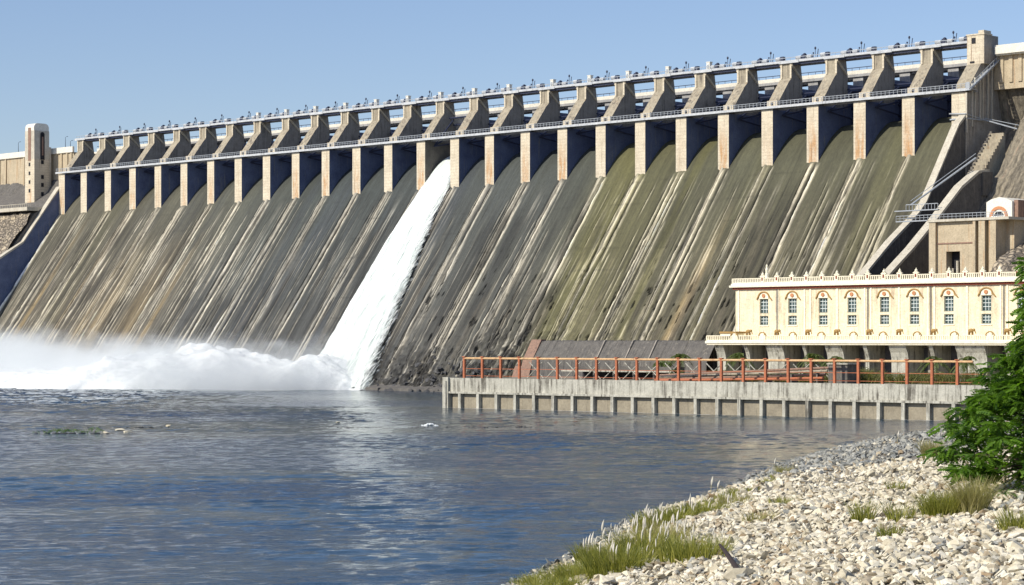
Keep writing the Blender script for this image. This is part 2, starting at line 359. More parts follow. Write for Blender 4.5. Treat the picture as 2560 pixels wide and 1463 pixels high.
# ragged ribs and cracks trailing below every pier, plus free streaks
ridx = []
for k in range(0, NB+1):
    base = k*PITCH
    for j in range(9):
        ridx.append((base+RNG.uniform(-2.6, 3.0), 0 if RNG.random() < .6 else RNG.uniform(0, 60), RNG.uniform(30, 110), RNG.uniform(.22, .5), RNG.uniform(.5, 1.3)))
    for j in range(int(RNG.integers(5, 11))):
        ridx.append((base+RNG.uniform(3, 16), RNG.uniform(0, 70), RNG.uniform(8, 60), RNG.uniform(.15, .35), RNG.uniform(.4, 1.0)))
    if k < 9:
        for j in range(8): ridx.append((base+RNG.uniform(0, 18), RNG.uniform(10, 70), RNG.uniform(15, 60), RNG.uniform(.18, .35), RNG.uniform(.5, 1.1)))
for s0, v0, ln, wd, st in ridx:
    sel = np.where(np.abs(sarr-s0) < 3)[0]
    if not len(sel): continue
    sl = slice(sel[0], sel[-1]+1)
    Ss, Vs = S_[sl], V_[sl]
    wob = (fbm(Vs*.07+s0*7, Vs*0+s0, 51)-.5)*.7
    dd = Ss-s0-wob; env = np.clip((Vs-v0)/3, 0, 1)*np.clip((v0+ln-Vs)/6, 0, 1)*np.clip(.15+1.9*fbm(Vs*.35+s0, Vs*0+s0*3, 52, 3), 0, 1.2)
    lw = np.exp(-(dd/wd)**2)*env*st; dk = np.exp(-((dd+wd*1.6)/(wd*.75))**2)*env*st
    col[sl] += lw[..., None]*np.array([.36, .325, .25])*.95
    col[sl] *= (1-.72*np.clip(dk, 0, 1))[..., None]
    hgt[sl] += lw*.20-dk*.34
# one long pale construction joint strip below every pier, dark seam on its left
for k in range(0, NB+1):
    clean = math.exp(-((k-13)/6.0)**2); s0 = k*PITCH+RNG.uniform(-.9, .4); w0 = RNG.uniform(.55, .95); end = RNG.uniform(75, 108)
    wob = (fbm(V_*.05+k*7, V_*0+k, 151)-.5)*(1.4-1.0*clean)+(fbm(V_*.6+k*3, V_*0+k, 152)-.5)*(.9-.7*clean)
    dd = S_-s0-wob; gate = np.clip(.25+.75*clean+1.6*(fbm(V_*.12+k, V_*0+k, 153)-.42), 0, 1)*np.clip((end-V_)/8, 0, 1)*(V_ > -1)
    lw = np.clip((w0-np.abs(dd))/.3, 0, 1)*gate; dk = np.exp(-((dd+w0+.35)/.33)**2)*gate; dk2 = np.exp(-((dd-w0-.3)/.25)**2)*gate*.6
    tone = np.clip(.55+.9*(fbm(V_*.5+k, dd*1.2, 154)-.4), .35, 1.1)
    st_ = np.array([.46, .43, .35])
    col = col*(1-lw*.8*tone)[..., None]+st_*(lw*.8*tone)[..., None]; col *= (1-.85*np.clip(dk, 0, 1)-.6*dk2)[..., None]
    hgt += lw*.22-dk*.4
# pale wedge under every pier
for k in range(0, NB+1):
    wdg = np.clip(1.9-np.abs(S_-k*PITCH)-V_*.035, 0, 1)*np.clip((V_+1)/2, 0, 1)*(V_ < 40)
    col += wdg[..., None]*np.array([.13, .11, .08])
    hgt += wdg*.15
bl_ = np.clip((fbm(S_*.30, V_*.035+70, 161, 5)-.52)*7, 0, 1)*np.clip((V_-4)/15, 0, 1)
col *= (1-.45*bl_)[..., None]
lf_ = np.clip((fbm(S_*.45+30, V_*.05, 163, 5)-.56)*8, 0, 1)*np.clip((V_-10)/25, 0, 1)
col += lf_[..., None]*np.array([.075, .062, .042])
lift = np.exp(-(((V_+2*fbm(S_*.05, V_*0, 165)) % 9.5-4.7)/.28)**2)*np.clip((fbm(S_*.12, V_*.1, 167)-.45)*5, 0, 1)
col *= (1-.22*lift)[..., None]
fd_ = np.clip((vnoise(S_*1.5, V_*.022, 171)-.70)*6, 0, 1)*np.clip(1.6*fbm(S_*.2, V_*.06, 172)-.45, 0, 1)*np.clip(V_/8, 0, 1); col *= (1-.62*fd_)[..., None]; hgt -= fd_*.12
fl_ = np.clip((vnoise(S_*1.4+50, V_*.026, 173)-.74)*7, 0, 1)*np.clip(1.8*fbm(S_*.2+9, V_*.07, 174)-.55, 0, 1)*np.clip(V_/12, 0, 1); col += fl_[..., None]*np.array([.34, .31, .25]); hgt += fl_*.1
# crumbling rock toward the toe
rough = np.clip((V_-62)/30, 0, 1)*np.exp(-((kb-17)/3.6)**2)+.45*np.clip((V_-70)/30, 0, 1)*(kb > 19)+.25*np.clip((V_-40)/50, 0, 1)*(kb > 17)
cr = fbm(S_*.55, V_*.5, 61, 5)
rk = np.clip((cr-.5+.10*rough)*9, 0, 1)*np.clip(rough*1.6, 0, 1)*np.clip((fbm(S_*.1, V_*.05, 62)-.42)*8, 0, 1)
hgt += rough*(cr-.5)*3.6
col *= (1-.72*rk)[..., None]; pk = np.clip((fbm(S_*1.2, V_*.9, 169, 3)-.6)*9, 0, 1)*np.clip(rough*1.4, 0, 1); col += pk[..., None]*.09
spots = np.clip((fbm(S_*.8+11, V_*.16, 71, 4)-.70)*16, 0, 1)*np.clip((V_-25)/30, 0, 1)*(kb > 15)
col *= (1-.75*spots)[..., None]; hgt -= spots*.8
hgt += (fbm(S_*1.5, V_*.3, 81, 3)-.5)*.25
g_ = col.mean(-1, keepdims=True); lt_ = np.clip((g_-.16)/.25, 0, 1); col = np.clip((col*.95+g_*.05)*(.50+.44*lt_), .008, .8)
nx_, nz_ = .807, .59
P = np.stack([S_, -(U_+hgt*nx_), Z_+hgt*nz_*(U_ > -14)], -1)
m = N('streaked spillway concrete')
a = m.n('Attribute', attribute_name='Col')
fn = m.noise(m.coords((1.6, .8, .5), rnd=False), 1, 6, .7)
cc = m.mix(1.0, a.outputs['Color'], m.mix(m.rng(fn, .25, .75), (.72, .72, .72, 1), (1.25, 1.25, 1.25, 1)), 'MULTIPLY')
M['chute'] = m.done(cc, .8, fn, .5, .25)
link('chute_face', npmesh('chute_face', P.reshape(-1, 3), gridfaces(ns, len(uv))[:, ::-1], M['chute'], col=col.reshape(-1, 3)), dam)
b = MB(); b.prism([(-17, 87), (-40, 87), (-40, -4), (58, -4), (52, -1)], 0, LEN)
b.build('dam_body', M['stone_dark'], dam)
b = MB(); b.prism([(50, 3.2), (50, -4), (57.5, -4), (57.0, .9), (54, 1.6)], 262, 444)
b.build('toe_sill', M['stone_dark'], dam)

# ---- piers
HW = 2.3
def pier_mesh(wet, end=False):  # wet flag picks flanks with blue shade in their colour, else plain brown
    b = MB()
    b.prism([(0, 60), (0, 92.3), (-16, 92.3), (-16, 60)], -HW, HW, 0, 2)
    b.prism([(-16.0, 92.3), (-16.0, 70), (-34, 70), (-34, 100.2), (-16.0, 100.2)], -HW, HW, 2, 2)  # rear block wears the painted blue shade on every face
    b.prism([(-3.4, 92.3), (-3.4, 95.3), (-8.7, 102.0), (-10.2, 103.4), (-16, 103.4), (-16, 92.3)], -HW+.15, HW-.15, 3, 1)
    b.prism([(-10.2, 103.4), (-10.2, 108.2), (-15.2, 108.2), (-16, 103.4)], -HW+.25, HW-.25, 3, 1)
    for sg in (-1, 1):                                   # raised edge strips on the head, slanting fin on each flank
        b.box(sg*(HW-.05), sg*(HW-.75), 10.2, 9.9, 103.4, 108.2, 0)
        b.add([(sg*(HW-.25), 10.0, 108.2), (sg*(HW+.25), 10.0, 108.2), (sg*(HW+.25), 15.4, 103.6), (sg*(HW-.25), 15.4, 103.6),
               (sg*(HW-.25), 10.0, 107.3), (sg*(HW+.25), 10.0, 107.3), (sg*(HW+.25), 15.4, 102.9), (sg*(HW-.25), 15.4, 102.9)],
              [(0, 1, 2, 3), (4, 7, 6, 5), (0, 4, 5, 1), (1, 5, 6, 2), (3, 2, 6, 7), (0, 3, 7, 4)], 0)
    b.box(-HW+.2, HW-.2, 2.6, 3.4, 93.4, 95.5, 0)       # foot block with its dark socket
    b.box(-.45, .45, 2.45, 2.6, 94.0, 94.9, 4)
    return b.mesh('pier', [M['pier_front'], M['pier_side'], M['pier_shade'] if wet else M['pier_brown'], M['pier_slope'], M['blackish']])
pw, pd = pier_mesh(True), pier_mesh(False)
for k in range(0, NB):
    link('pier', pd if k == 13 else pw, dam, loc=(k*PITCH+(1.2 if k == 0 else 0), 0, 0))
# right end pier, taller
b = MB()
b.prism([(0, 60), (0, 92.3), (-16, 92.3), (-16, 60)], LEN-2.6, LEN+2.6, 0, 1)
b.prism([(-16, 60), (-34, 60), (-34, 104), (-16, 104)], LEN-2.6, LEN+2.6, 1)
b.prism([(-2.2, 92.3), (-2.2, 94.8), (-8.2, 101.6), (-16, 101.6), (-16, 92.3)], LEN-2.5, LEN+2.5, 2, 1)
b.prism([(-8.2, 101.6), (-8.2, 110.4), (-16, 110.4), (-16, 101.6)], LEN-2.5, LEN+3.6, 0, 1)
b.box(LEN-2.7, LEN+3.8, 8.0, 12.5, 110.4, 110.8, 0); b.box(LEN+1.6, LEN+3.6, 8.1, 12, 110.8, 111.7, 0)
b.box(LEN-.8, LEN+.6, 8.05, 8.3, 107.9, 109.6, 3); b.box(LEN-1.4, LEN+.2, 8.1, 8.3, 101.9, 102.5, 3)
b.build('end_pier', [M['pier_front'], M['pier_side'], M['pier_slope'], M['blackish']], dam)
for i, (y, z0, z1) in enumerate(((-.4, 80, 92), (2.6, 82, 95), (4.2, 84, 97), (7, 84, 98.2), (8.4, 84, 99), (11.2, 84, 100), (13.6, 84, 101.5))):
    b = MB(); b.box(LEN+2.6, LEN+3.1, y, y+.45, z0, z1); b.build('rib', M['pale'], dam)
# stair up the side of the end pier
b = MB(); n = 26
for i in range(n):
    u = 1.0-i*(17.5/n); z = 92.6+i*(11.2/n); b.box(LEN+3.3, LEN+4.6, -u, -u+.8, z, z+.25)
b.tube((LEN+4.6, -1, 92.8), (LEN+4.6, 16.6, 104.0), .28); b.tube((LEN+4.6, -1, 94.3), (LEN+4.6, 16.6, 105.5), .09)
for i in range(12):
    t = i/11; b.tube((LEN+4.6, -1+17.6*t, 92.8+11.2*t), (LEN+4.6, -1+17.6*t, 94.3+11.2*t), .07)
b.box(LEN+3.3, LEN+8.5, 16, 17.2, 103.6, 104.0)
for i in range(5): b.tube((LEN+3.5+i*1.2, 16, 104), (LEN+3.5+i*1.2, 16, 105.4), .08)
b.build('staircase', M['steel_grey'], dam)

# ---- walkway with railing
b = MB(); b.box(-2.5, LEN+4.2, -.9, -.55, 92.55, 93.35, 0); b.box(-2.5, LEN+4.2, -.55, 3.6, 92.9, 93.2, 1); b.box(-2.5, LEN+4.2, 3.2, 3.6, 92.35, 92.9, 1)
wk = b.build('walkway', [M['deckgrey'], M['girder']], dam)
b = MB(); x = -2
while x < LEN+4: b.box(x, x+.14, -.75, -.61, 93.45, 94.75); x += 1.53
b.box(-2.5, LEN+4.2, -.74, -.62, 94.65, 94.8); b.box(-2.5, LEN+4.2, -.72, -.64, 94.05, 94.15)
b.box(LEN+3.0, LEN+4.4, -.95, -.8, 93.2, 95.1)
b.build('railing', M['steel_grey'], wk)

# ---- hoist bridge on the pier heads
b = MB(); b.box(-1.5, LEN-2.7, 9.6, 10.0, 108.45, 109.2, 0)
for k in range(NB): b.box(k*PITCH-2.6, k*PITCH+5.5, 9.45, 9.6, 108.2, 109.1, 0)
b.box(-1.5, LEN-2.7, 10.0, 15.6, 108.3, 108.75, 1); b.box(-1.5, LEN-2.7, 15.2, 15.6, 107.7, 109.3, 1)
b.box(-1.5, LEN-2.7, 10.3, 10.7, 107.65, 108.3, 2)
hb = b.build('hoist_bridge', [M['deckgrey'], M['girder'], M['steel']], dam)
b = MB(); b.box(-1.5, LEN-2.7, 9.7, 9.85, 109.95, 110.15)
for i in range(235): b.box(-1.4+i*2.0, -1.3+i*2.0, 9.72, 9.8, 109.2, 110)
b.build('railing', M['steel_grey'], hb)
def hoist_mesh():
    b = MB()
    b.tube((-3.3, 12, 110.1), (-1.2, 12, 110.1), .62, 10, 0); b.tube((1.2, 12, 110.1), (3.1, 12, 110.1), .62, 10, 0)
    b.box(-.6, .5, 11.3, 12.9, 108.8, 110.9, 1); b.blob((0, 12.1, 110.9), (.6, .7, .5), mi=1)
    b.box(-3.6, 3.4, 11, 13.2, 108.75, 109.2, 0)
    b.tube((3.4, 12.3, 109), (3.4, 12.3, 111.0), .09, 5, 1); b.blob((3.4, 12.3, 111.1), (.3, .3, .3), mi=1)
    return b.mesh('hoist', [M['deckgrey'], M['steel']])
def hoist_mesh2():
    b = MB(); b.tube((-.2, 12, 110.2), (1.6, 12, 110.2), .7, 10, 0); b.box(1.9, 3.0, 11.4, 12.6, 108.8, 110.9, 1)
    b.tube((-1.6, 11.6, 108.8), (-1.1, 11.6, 112.2), .13, 5, 1); b.tube((-2.6, 12, 108.8), (-2.6, 12, 112.6), .1, 5, 1); b.blob((-2.6, 12, 112.6), (.35, .35, .5), mi=1)
    b.box(-3, 3.2, 11, 13.2, 108.75, 109.1, 0)
    return b.mesh('hoist_winch', [M['deckgrey'], M['steel']])
h1, h2 = hoist_mesh(), hoist_mesh2()
for k in range(NB):
    if k >= NB-1: link('hoist', h1, dam, loc=(k*PITCH+5.2, 0, 0)); link('hoist', h2, dam, loc=(k*PITCH+11, 0, 0)); continue
    link('hoist', h1, dam, loc=(k*PITCH+6.0, 0, 0)); link('hoist', h2, dam, loc=(k*PITCH+13, 0, 0))
b = MB(); b.box(-.7, .7, 11.2, 12.6, 108.75, 111.7, 0); b.box(-.85, .85, 11.1, 12.7, 111.7, 111.95, 0); b.box(-.35, .35, 11.1, 11.25, 109.6, 111.0, 1)
kio = b.mesh('cabin', [M['parapet'], M['steel_grey']])
for k in (7, 8, 9, 10, 11, 12, 13, 14, 15, 16, 17, 18, 19, 20): link('cabin', kio, dam, loc=(k*PITCH+(-1.5 if k < 16 else 2.5), 0, 0))

# ---- road bridge
b = MB(); b.box(-6, LEN, 24, 33, 103.6, 104.5, 1); b.box(-6, LEN, 24, 24.35, 104.5, 105.7, 0)
b.box(-6, LEN, 32.6, 33, 104.5, 105.7, 0); b.box(-6, LEN, 25.2, 26.0, 102.9, 103.6, 1); b.box(-6, LEN, 29.5, 30.3, 102.9, 103.6, 1)
for k in range(NB):
    for x in (4.5, 9, 13.6): b.box(k*PITCH+x, k*PITCH+x+.5, 24.9, 25.2, 102.9, 103.6, 1)
    b.box(k*PITCH-2, k*PITCH+2, 24.6, 32, 100.2, 103.6, 1)
    b.box(k*PITCH+7.6, k*PITCH+9.0, 23.6, 24.0, 103.2, 105.9, 2)
rb = b.build('road_bridge', [M['parapet'], M['girder'], M['steel']], dam)
b = MB(); b.box(-6, LEN, 24.1, 24.22, 106.5, 106.72)
for i in range(160): b.box(i*2.97, i*2.97+.1, 24.1, 24.2, 105.7, 106.5)
b.build('railing', M['steel'], rb)

# ---- radial gates
def gate_mesh(lift):
    b = MB(); R = 15.5; cu, cz = -2.5, 90.5; n = 10
    a0, a1 = (-.26, .50)
    pts = [(cu-R*math.cos(a0+(a1-a0)*i/n+lift), cz+R*math.sin(a0+(a1-a0)*i/n+lift)) for i in range(n+1)]
    out = [(u-.35*0-.4*math.cos(0), z) for u, z in pts]
    for i in range(n):
        b.prism([pts[i], pts[i+1], (pts[i+1][0]-.4, pts[i+1][1]), (pts[i][0]-.4, pts[i][1])], -6.8, 6.8)
    return b.mesh('gate', M['steel'] if lift == 0 else M['girder'])
def arm_mesh(lift):
    b = MB()
    for x in (-5.6, 5.6):
        for a in (-.12, .2, .5):
            b.tube((x, 2.5+1.0, 90.5), (x*.93, 2.5+15.2*math.cos(a+lift), 90.5+15.2*math.sin(a+lift)), .28)
    for a in (-.12, .12, .34, .56):
        b.tube((-6.6, 2.5+15.1*math.cos(a+lift), 90.5+15.1*math.sin(a+lift)), (6.6, 2.5+15.1*math.cos(a+lift), 90.5+15.1*math.sin(a+lift)), .3)
    return b.mesh('gate_arm', M['steel'])
gm, am = gate_mesh(0), arm_mesh(0); gm2, am2 = gate_mesh(.28), arm_mesh(.28)
for k in range(NB):
    op = (k == 13)
    gobj = link('gate', gm2 if op else gm, dam, loc=((k+.5)*PITCH, 0, 0)); link('gate_arm', am2 if op else am, gobj)
    if op: gobj['label'] = 'single raised grey gate with white water rushing out below it'

# ---- training walls
def topwall(pts, s0, s1, cop=.35):
    b = MB(); base = [(pts[-1][0], -3), (pts[0][0], -3)]
    b.prism(pts+base, s0, s1, 0, 0)
    for (u0, z0), (u1, z1) in zip(pts[:-1], pts[1:]):
        b.add([(s0-cop, -u0, z0), (s1+cop, -u0, z0), (s1+cop, -u1, z1), (s0-cop, -u1, z1),
               (s0-cop, -u0, z0+.9), (s1+cop, -u0, z0+.9), (s1+cop, -u1, z1+.9), (s0-cop, -u1, z1+.9)],
              [(0, 3, 2, 1), (4, 5, 6, 7), (0, 1, 5, 4), (1, 2, 6, 5), (2, 3, 7, 6), (3, 0, 4, 7)], 1)
    return b
topwall([(-10, 86.2), (-.5, 86.0), (18.8, 60.6), (30.8, 53.2), (60, 42), (66, 40)], -3.6, -1.2).build('training_wall', [M['pier_shade'], M['pale']], dam)['label'] = 'blue shaded training wall with pale coping at the far left'  # wall colour carries the blue of its shaded side
topwall([(-.2, 85.0), (4, 81.6), (21.1, 57.5), (25.2, 53.9), (38.5, 45.4), (51.1, 36.1), (62, 29)], LEN+.6, LEN+2.4).build('training_wall', [M['stone_dark'], M['pale']], dam)['label'] = 'tall right training wall with a bent sunlit coping'
b = topwall([(6.5, 67.0), (11.9, 66.4), (21, 61.5), (33.5, 51.7), (45.7, 42.7), (55.6, 36.2), (68, 27)], 488.2, 490.4)
b.prism([(5.2, 67.2), (5.2, 60), (10.5, 60), (10.5, 66.9)], 485.5, 491)
b.build('training_wall', [M['stone_dark'], M['pale']], dam)['label'] = 'lower sloping wall right of the tall training wall'

# ---- wings (non overflow dam) left and right
def wing(name, s0, s1, prof_pts, mat, seed, amp=.8):
    nss = int((s1-s0)/.6); sa = np.linspace(s0, s1, nss); L_ = [0]
    for (a, b_), (c, d_) in zip(prof_pts[:-1], prof_pts[1:]): L_.append(L_[-1]+math.hypot(c-a, d_-b_))
    tt = np.linspace(0, L_[-1], int(L_[-1]/.8)); uu = np.interp(tt, L_, [p[0] for p in prof_pts]); zz = np.interp(tt, L_, [p[1] for p in prof_pts])
    SS, UU = np.meshgrid(sa, uu, indexing='ij'); _, ZZ = np.meshgrid(sa, zz, indexing='ij'); _, TT = np.meshgrid(sa, tt, indexing='ij')
    h = (fbm(SS*.35, TT*.35, seed, 5)-.5)*2*amp
    Pn = np.stack([SS, -(UU+h*.7), ZZ+h*.5], -1).reshape(-1, 3)
    return link(name, npmesh(name, Pn, gridfaces(nss, len(tt))[:, ::-1], mat), dam)
M['streakrock'] = None
m = N('streaked dark rock face')
n1 = m.noise(m.coords((.7, .05, .05), rnd=False), 1, 5, .7); n2 = m.noise(m.coords((1.2, .6, .6), rnd=False), 1, 6, .7)
cc = m.mix(m.rng(n1, .4, .62), (.12, .105, .08, 1), (.30, .26, .19, 1)); cc = m.mix(m.rng(n1, .60, .70), cc, (.32, .17, .12, 1))
cc = m.mix(1.0, cc, m.mix(m.rng(n2, .3, .7), (.5, .5, .5, 1), (1.4, 1.4, 1.4, 1)), 'MULTIPLY')
M['streakrock'] = m.done(cc, .85, n2, .7, .6)
m = N('rubble stone face')
vo = m.n('TexVoronoi'); vo.feature = 'DISTANCE_TO_EDGE'; vo.inputs['Scale'].default_value = .55; m.l(m.coords((1, 1, 1), rnd=False), vo.inputs['Vector'])
vc = m.n('TexVoronoi'); vc.inputs['Scale'].default_value = .55; m.l(m.coords((1, 1, 1), rnd=False), vc.inputs['Vector'])
sp = m.n('SeparateColor'); m.l(vc.outputs['Color'], sp.inputs[0])
cc = m.mix(sp.outputs[0], (.50, .42, .30, 1), (.26, .22, .17, 1)); cc = m.mix(m.rng(vo.outputs['Distance'], 0, .18), (.07, .06, .05, 1), cc)
cc = m.mix(1.0, cc, m.mix(m.rng(m.noise(m.coords((.2, .2, .2), rnd=False), 1, 4), .3, .7), (.7, .7, .7, 1), (1.25, 1.25, 1.25, 1)), 'MULTIPLY')
M['rubble'] = m.done(cc, .9, m.rng(vo.outputs['Distance'], 0, .3), .9, .6)
b = MB(); b.prism([(-9, 103.0), (-9, 86), (-34, 86), (-34, 103.0)], -420, -2.4, 0); b.build('wing_wall', M['masonry'], dam)
b = MB(); b.box(-420, -2.4, 8.2, 9.2, 103.0, 105.6); b.box(-420, -2.4, 33, 34, 103, 105.6)
b.build('parapet', M['parapet'], dam)
for i, s in enumerate((-64, -58.5, -43, -38.5, -33, -12.5, -8, -4.6)):
    b = MB(); b.box(s, s+1.1, 8.5, 9, 88, 103.0); b.build('pilaster', M['masonry'], dam)
wing('rock_face', -420, -3.6, [(-9, 91), (-4, 84), (6, 76.6)], M['stone_dark'], 5, 1.2)
b = MB(); b.prism([(-9, 88), (12, 73.5), (14, 70), (30, 49.5), (60, 37), (90, 18), (120, -3), (-9, -3)], -420, -3.7); b.build('wing_core', M['stone_dark'], dam)
b = MB(); b.prism([(5, 77.2), (5, 75.6), (15, 75.6), (15, 77.2)], -420, -3.8, 0)
for i in range(40): b.box(-60+i*1.5, -59.85+i*1.5, -15, -14.85, 77.2, 78.6, 0)
b.box(-420, -3.8, -15, -14.85, 78.5, 78.7)
b.build('ledge', M['pale'], dam)
b = MB(); b.prism([(6, 73), (14, 73), (14, 69), (6, 66)], -27, -15, 0); b.build('buttress', M['masonry'], dam)
wing('rubble_slope', -420, -3.6, [(13, 74.5), (15, 71), (31, 50.5), (60, 39), (90, 20), (130, -3)], M['rubble'], 6, 1.1)
b = MB(); b.prism([(-15, 104.6), (-15, 94), (-36, 94), (-36, 104.6)], LEN+2.7, 760, 0)
for i in range(60): b.box(LEN+5+i*3.2, LEN+6.3+i*3.2, 14.6, 15, 96, 104.6, 0)
b.build('wing_wall', M['masonry'], dam)
b = MB(); b.box(LEN+4.5, 760, 12.6, 13.4, 104.6, 107.3); b.box(LEN+4.5, 760, 13.4, 36, 104.2, 104.6); b.build('parapet', M['parapet'], dam)
wing('rock_face', LEN+2.4, 490.6, [(-16, 98), (-20, 84), (-12, 70), (10, 40), (24, 26)], M['streakrock'], 9, .8)
wing('rock_face', 490.4, 760, [(-15, 99.5), (-15, 92), (-12.5, 85), (8, 59), (30, 34), (44, 20)], M['streakrock'], 8, 1.1)
# small stepped mass of stairs between the two right walls
b = MB()
for i in range(13):
    u = -7+i*.95; z = 79.8-i*1.02; b.box(482.4+(i % 3)*.5, 487.6, -u-.95, -u, 56, z, 0); b.box(482.4, 483.2, -u-.5, -u, 56, z+.7, 1)
b.build('stair_block', [M['pier_slope'], M['stone_dark']], dam)
# service gallery pipes across the right walls
b = MB(); b.tube((LEN-3, -.6, 86.0), (LEN+2.8, -.6, 85.6), .22); b.tube((LEN+2.8, -.6, 85.6), (LEN+2.9, 8, 84.6), .22); b.tube((LEN+2.9, 8, 84.6), (LEN+14, 10, 81), .22)
b.box(LEN-3, LEN+3.1, -.4, 9, 84.1, 84.5); b.tube((LEN+3, 9, 85), (LEN+14, 11, 82.2), .12)
b.build('service_pipe', M['steel_grey'], dam)

# ================================================================== TOWER on the left wing
tw = dthing('lift_tower', 'square cream concrete tower with rounded top and dark red window strips, far left', 'tower', -21.5, 2, 0)
O = (-21.5, -2, 0)
b = MB(O)
b.box(-25.3, -17.7, -2, 6, 72, 100.2, 0); b.box(-25.3, -17.7, -2, 6, 100.2, 113.2, 1)
b.build('shaft', [M['pier_front'], M['pale']], tw)
b = MB(O)
pr = [(2, 113.2), (2, 114.9), (1.7, 115.7), (1.1, 116.3), (.2, 116.6), (-4.2, 116.6), (-5.1, 116.3), (-5.7, 115.7), (-6, 114.9), (-6, 113.2)]
b.prism(pr, -25.0, -18.0); b.build('roof', M['parapet'], tw)
b = MB(O); b.box(-26.6, -25.3, 1, 6, 76, 113.5); b.box(-19, -17.9, 6, 7.2, 76, 106); b.build('corner_buttress', M['pale'], tw)
b = MB(O); b.box(-22.6, -20.4, -2.15, -1.95, 99.5, 114.6, 0); b.build('window_strip', M['brick'], tw)
b = MB(O); b.box(-17.72, -17.5, 1.2, 3.4, 100.0, 111.6, 0); b.box(-17.7, -17.4, 1.9, 2.7, 102, 110.5, 1)
b.tube((-17.75, 2.3, 111.6), (-17.5, 2.3, 111.6), 1.1, 12, 0); b.build('window_strip', [M['blackish'], M['brick']], tw)
b = MB(O)
for z in (97, 93, 89, 85): b.box(-22.2, -20.9, -2.12, -1.95, z, z+1.6)
for z in (98, 91.2, 87.6, 83.4): b.box(-17.72, -17.55, 1.6, 3.0, z, z+1.8)
b.build('window_slot', M['blackish'], tw)
b = MB(O); b.box(-26.5, -15.5, -4.5, -1.95, 76.3, 77.4); b.box(-16.5, -14, -6.0, 1, 76.9, 77.3); b.build('platform', M['pale'], tw)
tag(tw, None, None)

# lamp posts on the parapets
def lamp(s, u, z, h, label, grp='thin lamp posts on the dam parapet'):
    t = dthing('lamp_post', label, 'lamp post', s, u, z, grp); b = MB((0, 0, 0))
    b.tube((0, 0, 0), (0, 0, h), .14, 6, r2=.08); b.build('pole', M['steel'], t)
    b = MB(); b.tube((0, 0, h), (1.2, 0, h+.3), .06); b.box(1.0, 1.9, -.12, .12, h+.2, h+.38); b.build('lamp_head', M['steel'], t)
lamp(-47.5, -8.9, 105.6, 4.5, 'lamp post on the parapet left of the cream tower')
lamp(-9, -8.9, 105.6, 4.5, 'lamp post on the parapet just right of the cream tower')
lamp(-5, -8.9, 105.6, 2.5, 'short post on the parapet beside the first dam pier')

# ================================================================== VALVE BLOCK and ARCH HOUSE (right)
vb = dthing('intake_block', 'tan concrete block with a dark square opening above the powerhouse roof', 'concrete block', 515, 60, 0); O = (515, -60, 0)
b = MB(O)
for x0, x1, z0, z1 in ((506.6, 511.2, 30, 49.6), (515.6, 520.2, 30, 49.6), (511.2, 515.6, 41.5, 49.6)): b.box(x0, x1, -60, -56, z0, z1)
b.box(506.6, 530, -56, -15, 30, 49.6)
b.build('wall', M['masonry'], vb)
b = MB(O); b.box(506.4, 520.3, -60.15, -59.9, 43.5, 43.9, 0); b.build('joint', M['brick'], vb)
for x0, x1 in ((506.2, 508.3), (520.2, 521.0), (522.0, 524.0), (525.2, 527.4)):
    b = MB(O); b.box(x0, x1, -60.9, -56, 30, 49.8); b.build('pilaster', M['masonry'], vb)
b = MB(O); b.box(511.2, 515.6, -57.2, -56.2, 30, 41.5, 0); b.build('opening', M['blackish'], vb)
for i in range(3):
    b = MB(O); b.tube((511.9+i*1.45, -57.8, 30), (511.9+i*1.45, -57.8, 37+i % 2*2), .35); b.build('pipe', M['pale'], vb)
b = MB(O); b.box(505.8, 531.5, -61.2, -40, 49.6, 50.3)
b.build('top_slab', M['pale'], vb)
b = MB(O); x = 495.5
while x < 531: b.box(x, x+.1, -61.1, -61.0, 50.3, 51.7); x += 1.3
b.box(495.5, 531.2, -61.12, -61, 51.6, 51.75); b.box(495.5, 506, -61.2, -60.4, 50.0, 50.3); b.box(495.5, 531.2, -61.1, -61.02, 50.9, 51)
b.build('railing', M['steel_grey'], vb)
# iron bridge between the two right walls
fb = dthing('footbridge', 'small grey footbridge crossing between the two sloping walls on the right', 'footbridge', 478, 30, 54); b = MB((478, -30, 54))
b.box(474, 489, -31, -29.8, 55.0, 55.3); 
for i in range(11): b.box(478+i*1.1, 478.12+i*1.1, -31, -30.9, 55.3, 56.9)
b.box(478, 489, -31, -30.9, 56.8, 57.0)
b.build('deck', M['steel_grey'], fb); 
b = MB((478, -30, 54)); b.tube((479, -30, 56.8), (489.5, -12, 71), .28); b.tube((479, -30, 58), (489.5, -12, 72.3), .1); b.build('handrail', M['steel_grey'], fb)
ah = dthing('arch_house', 'small white gatehouse with an orange ringed arch on the rock slope', 'gatehouse', 520.2, 48, 50); O = (520.2, -48, 50)
def annulus(b, cx, y0, y1, cz, r0, r1, a0=0, a1=math.pi, n=16, mi=0, sx=1.0):
    for i in range(n):
        t0 = a0+(a1-a0)*i/n; t1 = a0+(a1-a0)*(i+1)/n
        q = [(cx+sx*r*math.cos(t), cz+r*math.sin(t)) for r, t in ((r0, t0), (r1, t0), (r1, t1), (r0, t1))]
        b.add([(x, y0, z) for x, z in q]+[(x, y1, z) for x, z in q], [(0, 1, 2, 3), (7, 6, 5, 4), (0, 4, 5, 1), (1, 5, 6, 2), (2, 6, 7, 3), (3, 7, 4, 0)], mi)
b = MB(O)
q = [(516.2, 50), (516.2, 55.2), (517.8, 56.0), (520.2, 56.5), (522.6, 56.0), (524.3, 55.2), (524.3, 50)]
b.add([(x, -48, z) for x, z in q]+[(x, -38, z) for x, z in q], [tuple(range(7)), tuple(range(13, 6, -1))]+[((i+1) % 7, i, i+7, (i+1) % 7+7) for i in range(7)])
b.build('wall', M['parapet'], ah)
